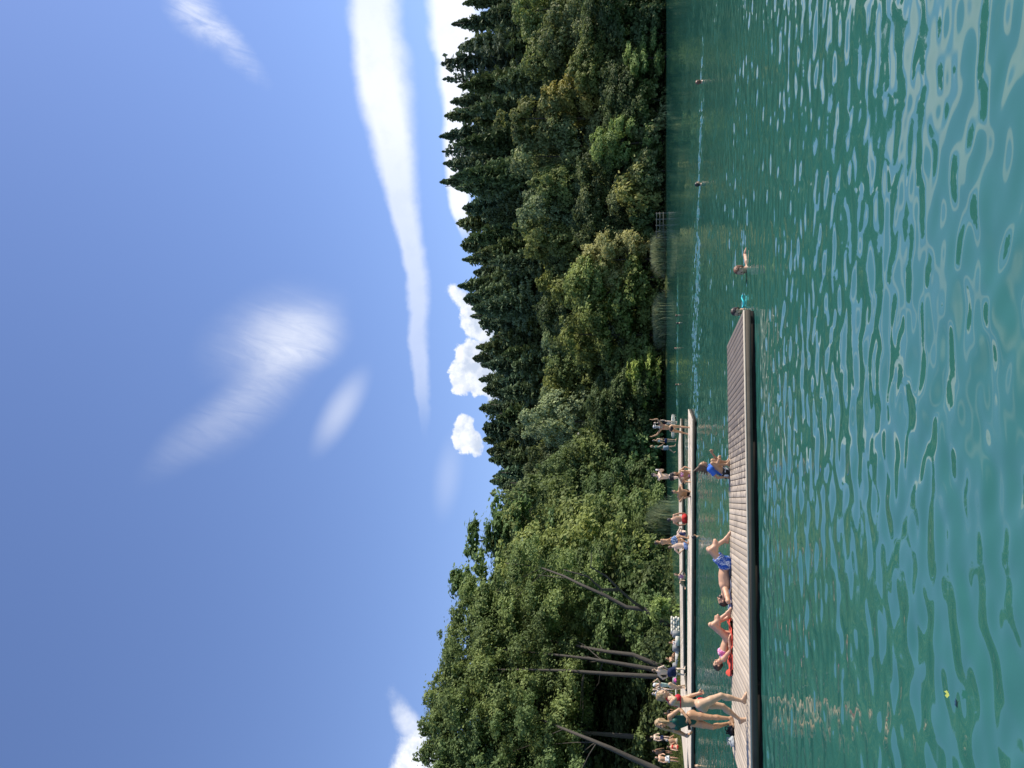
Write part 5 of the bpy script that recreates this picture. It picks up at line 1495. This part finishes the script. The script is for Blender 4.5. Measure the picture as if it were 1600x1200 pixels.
def sack(name, o, r, mm, label, cat, seed, handles=True):
    """soft bag: sagging lump with a gathered top and two handles"""
    g = np.random.default_rng(seed)
    root = empty(name, o, label, cat)
    u = np.linspace(0, 2 * math.pi, 25)[:-1]; t = np.linspace(0, 1, 12)
    U_, T_ = np.meshgrid(u, t, indexing='ij')
    prof = np.interp(T_, [0, .05, .25, .6, .85, 1], [.02, .85, 1.05, .9, .55, .32])
    w = 1 + .10 * np.sin(U_ * 3 + seed + T_ * 4) + .07 * np.sin(U_ * 7 + T_ * 9)
    v = np.stack([prof * w * np.cos(U_) * r[0], prof * w * np.sin(U_) * r[1], T_ * r[2] * (1 + .08 * np.sin(2 * U_ + seed))], -1).reshape(-1, 3)
    f = []
    for i in range(24):
        for j in range(11):
            f.append((i * 12 + j, ((i + 1) % 24) * 12 + j, ((i + 1) % 24) * 12 + j + 1, i * 12 + j + 1))
    obj('pouch', mesh_np('pouch', v, f, [mm], True), root)
    if handles:
        for sg in (-1, 1):
            m = MB(); m.tube([(-r[0] * .4, sg * r[1] * .35, r[2] * .85), (-r[0] * .3, sg * r[1] * .7, r[2] * 1.25), (r[0] * .25, sg * r[1] * .9, r[2] * 1.2), (r[0] * .45, sg * r[1] * .4, r[2] * .82)], [.012] * 4, 6)
            m.build('handle', mm, root, smooth=True)
sack('beach_bag', G(1146.5, 1142, DZ + .003), (.11, .12, .13), BLACK, 'black bag with a pale drawstring behind the feet of the woman in green', 'bag', 2)
sack('beach_bag', G(1148, 1159, DZ + .003), (.10, .12, .12), cloth('pale_grey_fabric', (.38, .41, .42), .8), 'pale grey bag left of the black bag', 'bag', 6)
sack('beach_bag', G(1139.0, 739.5, DZ + .003), (.12, .10, .20), PATT, 'black and white patterned bag beside the girl in the blue shirt', 'bag', 8)
sack('beach_bag', Vector((bank(1017, 57.2).o)), (.22, .2, .3), RED2, 'red and dark bag on the bank beside a grey block', 'bag', 9)
sack('beach_bag', Vector((bank(1062, 56.2).o)) , (.25, .2, .28), cloth('hot_pink_fabric', (.70, .10, .35), .8), 'hot pink bag behind the woman in the mint swimsuit', 'bag', 10)
# cyan float at the jetty end
a, b = G(1160.6, 461, 0.02), G(1161, 481, 0.03)
m = MB(); pts = [np.array(a) * (1 - t) + np.array(b) * t + np.array([0, .03 * math.sin(t * 9), .015 * math.sin(t * 7)]) for t in np.linspace(0, 1, 12)]
m.tube([p - pts[0] for p in pts], [.017] * 12, 10)
tag(m.build('pool_noodle', plain('cyan_foam', (.02, .55, .60), .6, .4, .05), None, pts[0], True), 'bright cyan foam noodle floating by the swimmer at the jetty end', 'noodle')
# white board far out
p = G(1051.5, 666, 0); m = MB(); k = 1.35
m.tube([(-k, 0, .06), (-k * .8, 0, .1), (0, 0, .09), (k * .8, 0, .1), (k, 0, .16)], [.03, .2, .3, .22, .03], 10)
o = m.build('paddle_board', M_white, None, p, True); o.scale = (1, 1, .5)
tag(o, 'small white board floating beyond the back jetty behind the waving woman', 'board')
# floating leaf
m = MB(); cpts = [(0, -.5), (.28, -.35), (.42, -.05), (.30, .2), (.34, .42), (.08, .36), (0, .6), (-.12, .34), (-.36, .38), (-.30, .1), (-.44, -.1), (-.24, -.38)]
vv = [(0, 0, .004)] + [(x * .062, y * .062, .006 + .006 * math.sin(i * 2.1)) for i, (x, y) in enumerate(cpts)]
n_ = len(cpts); m.quads(vv, [(0, 1 + i, 1 + (i + 1) % n_, 1 + (i + 2) % n_) for i in range(0, n_, 2)])
m.tube([(0, -.03, .006), (.004, -.055, .010)], [.0016, .001], 5)
lg = G(1481, 1084, 0.04); o = m.build('floating_leaf', plain('yellow_green_leaf', (.36, .42, .10), .9, .05), None, lg); o.rotation_euler = (0, 0, .6)
tag(o, 'yellow green leaf floating on the near water at the left', 'leaf')
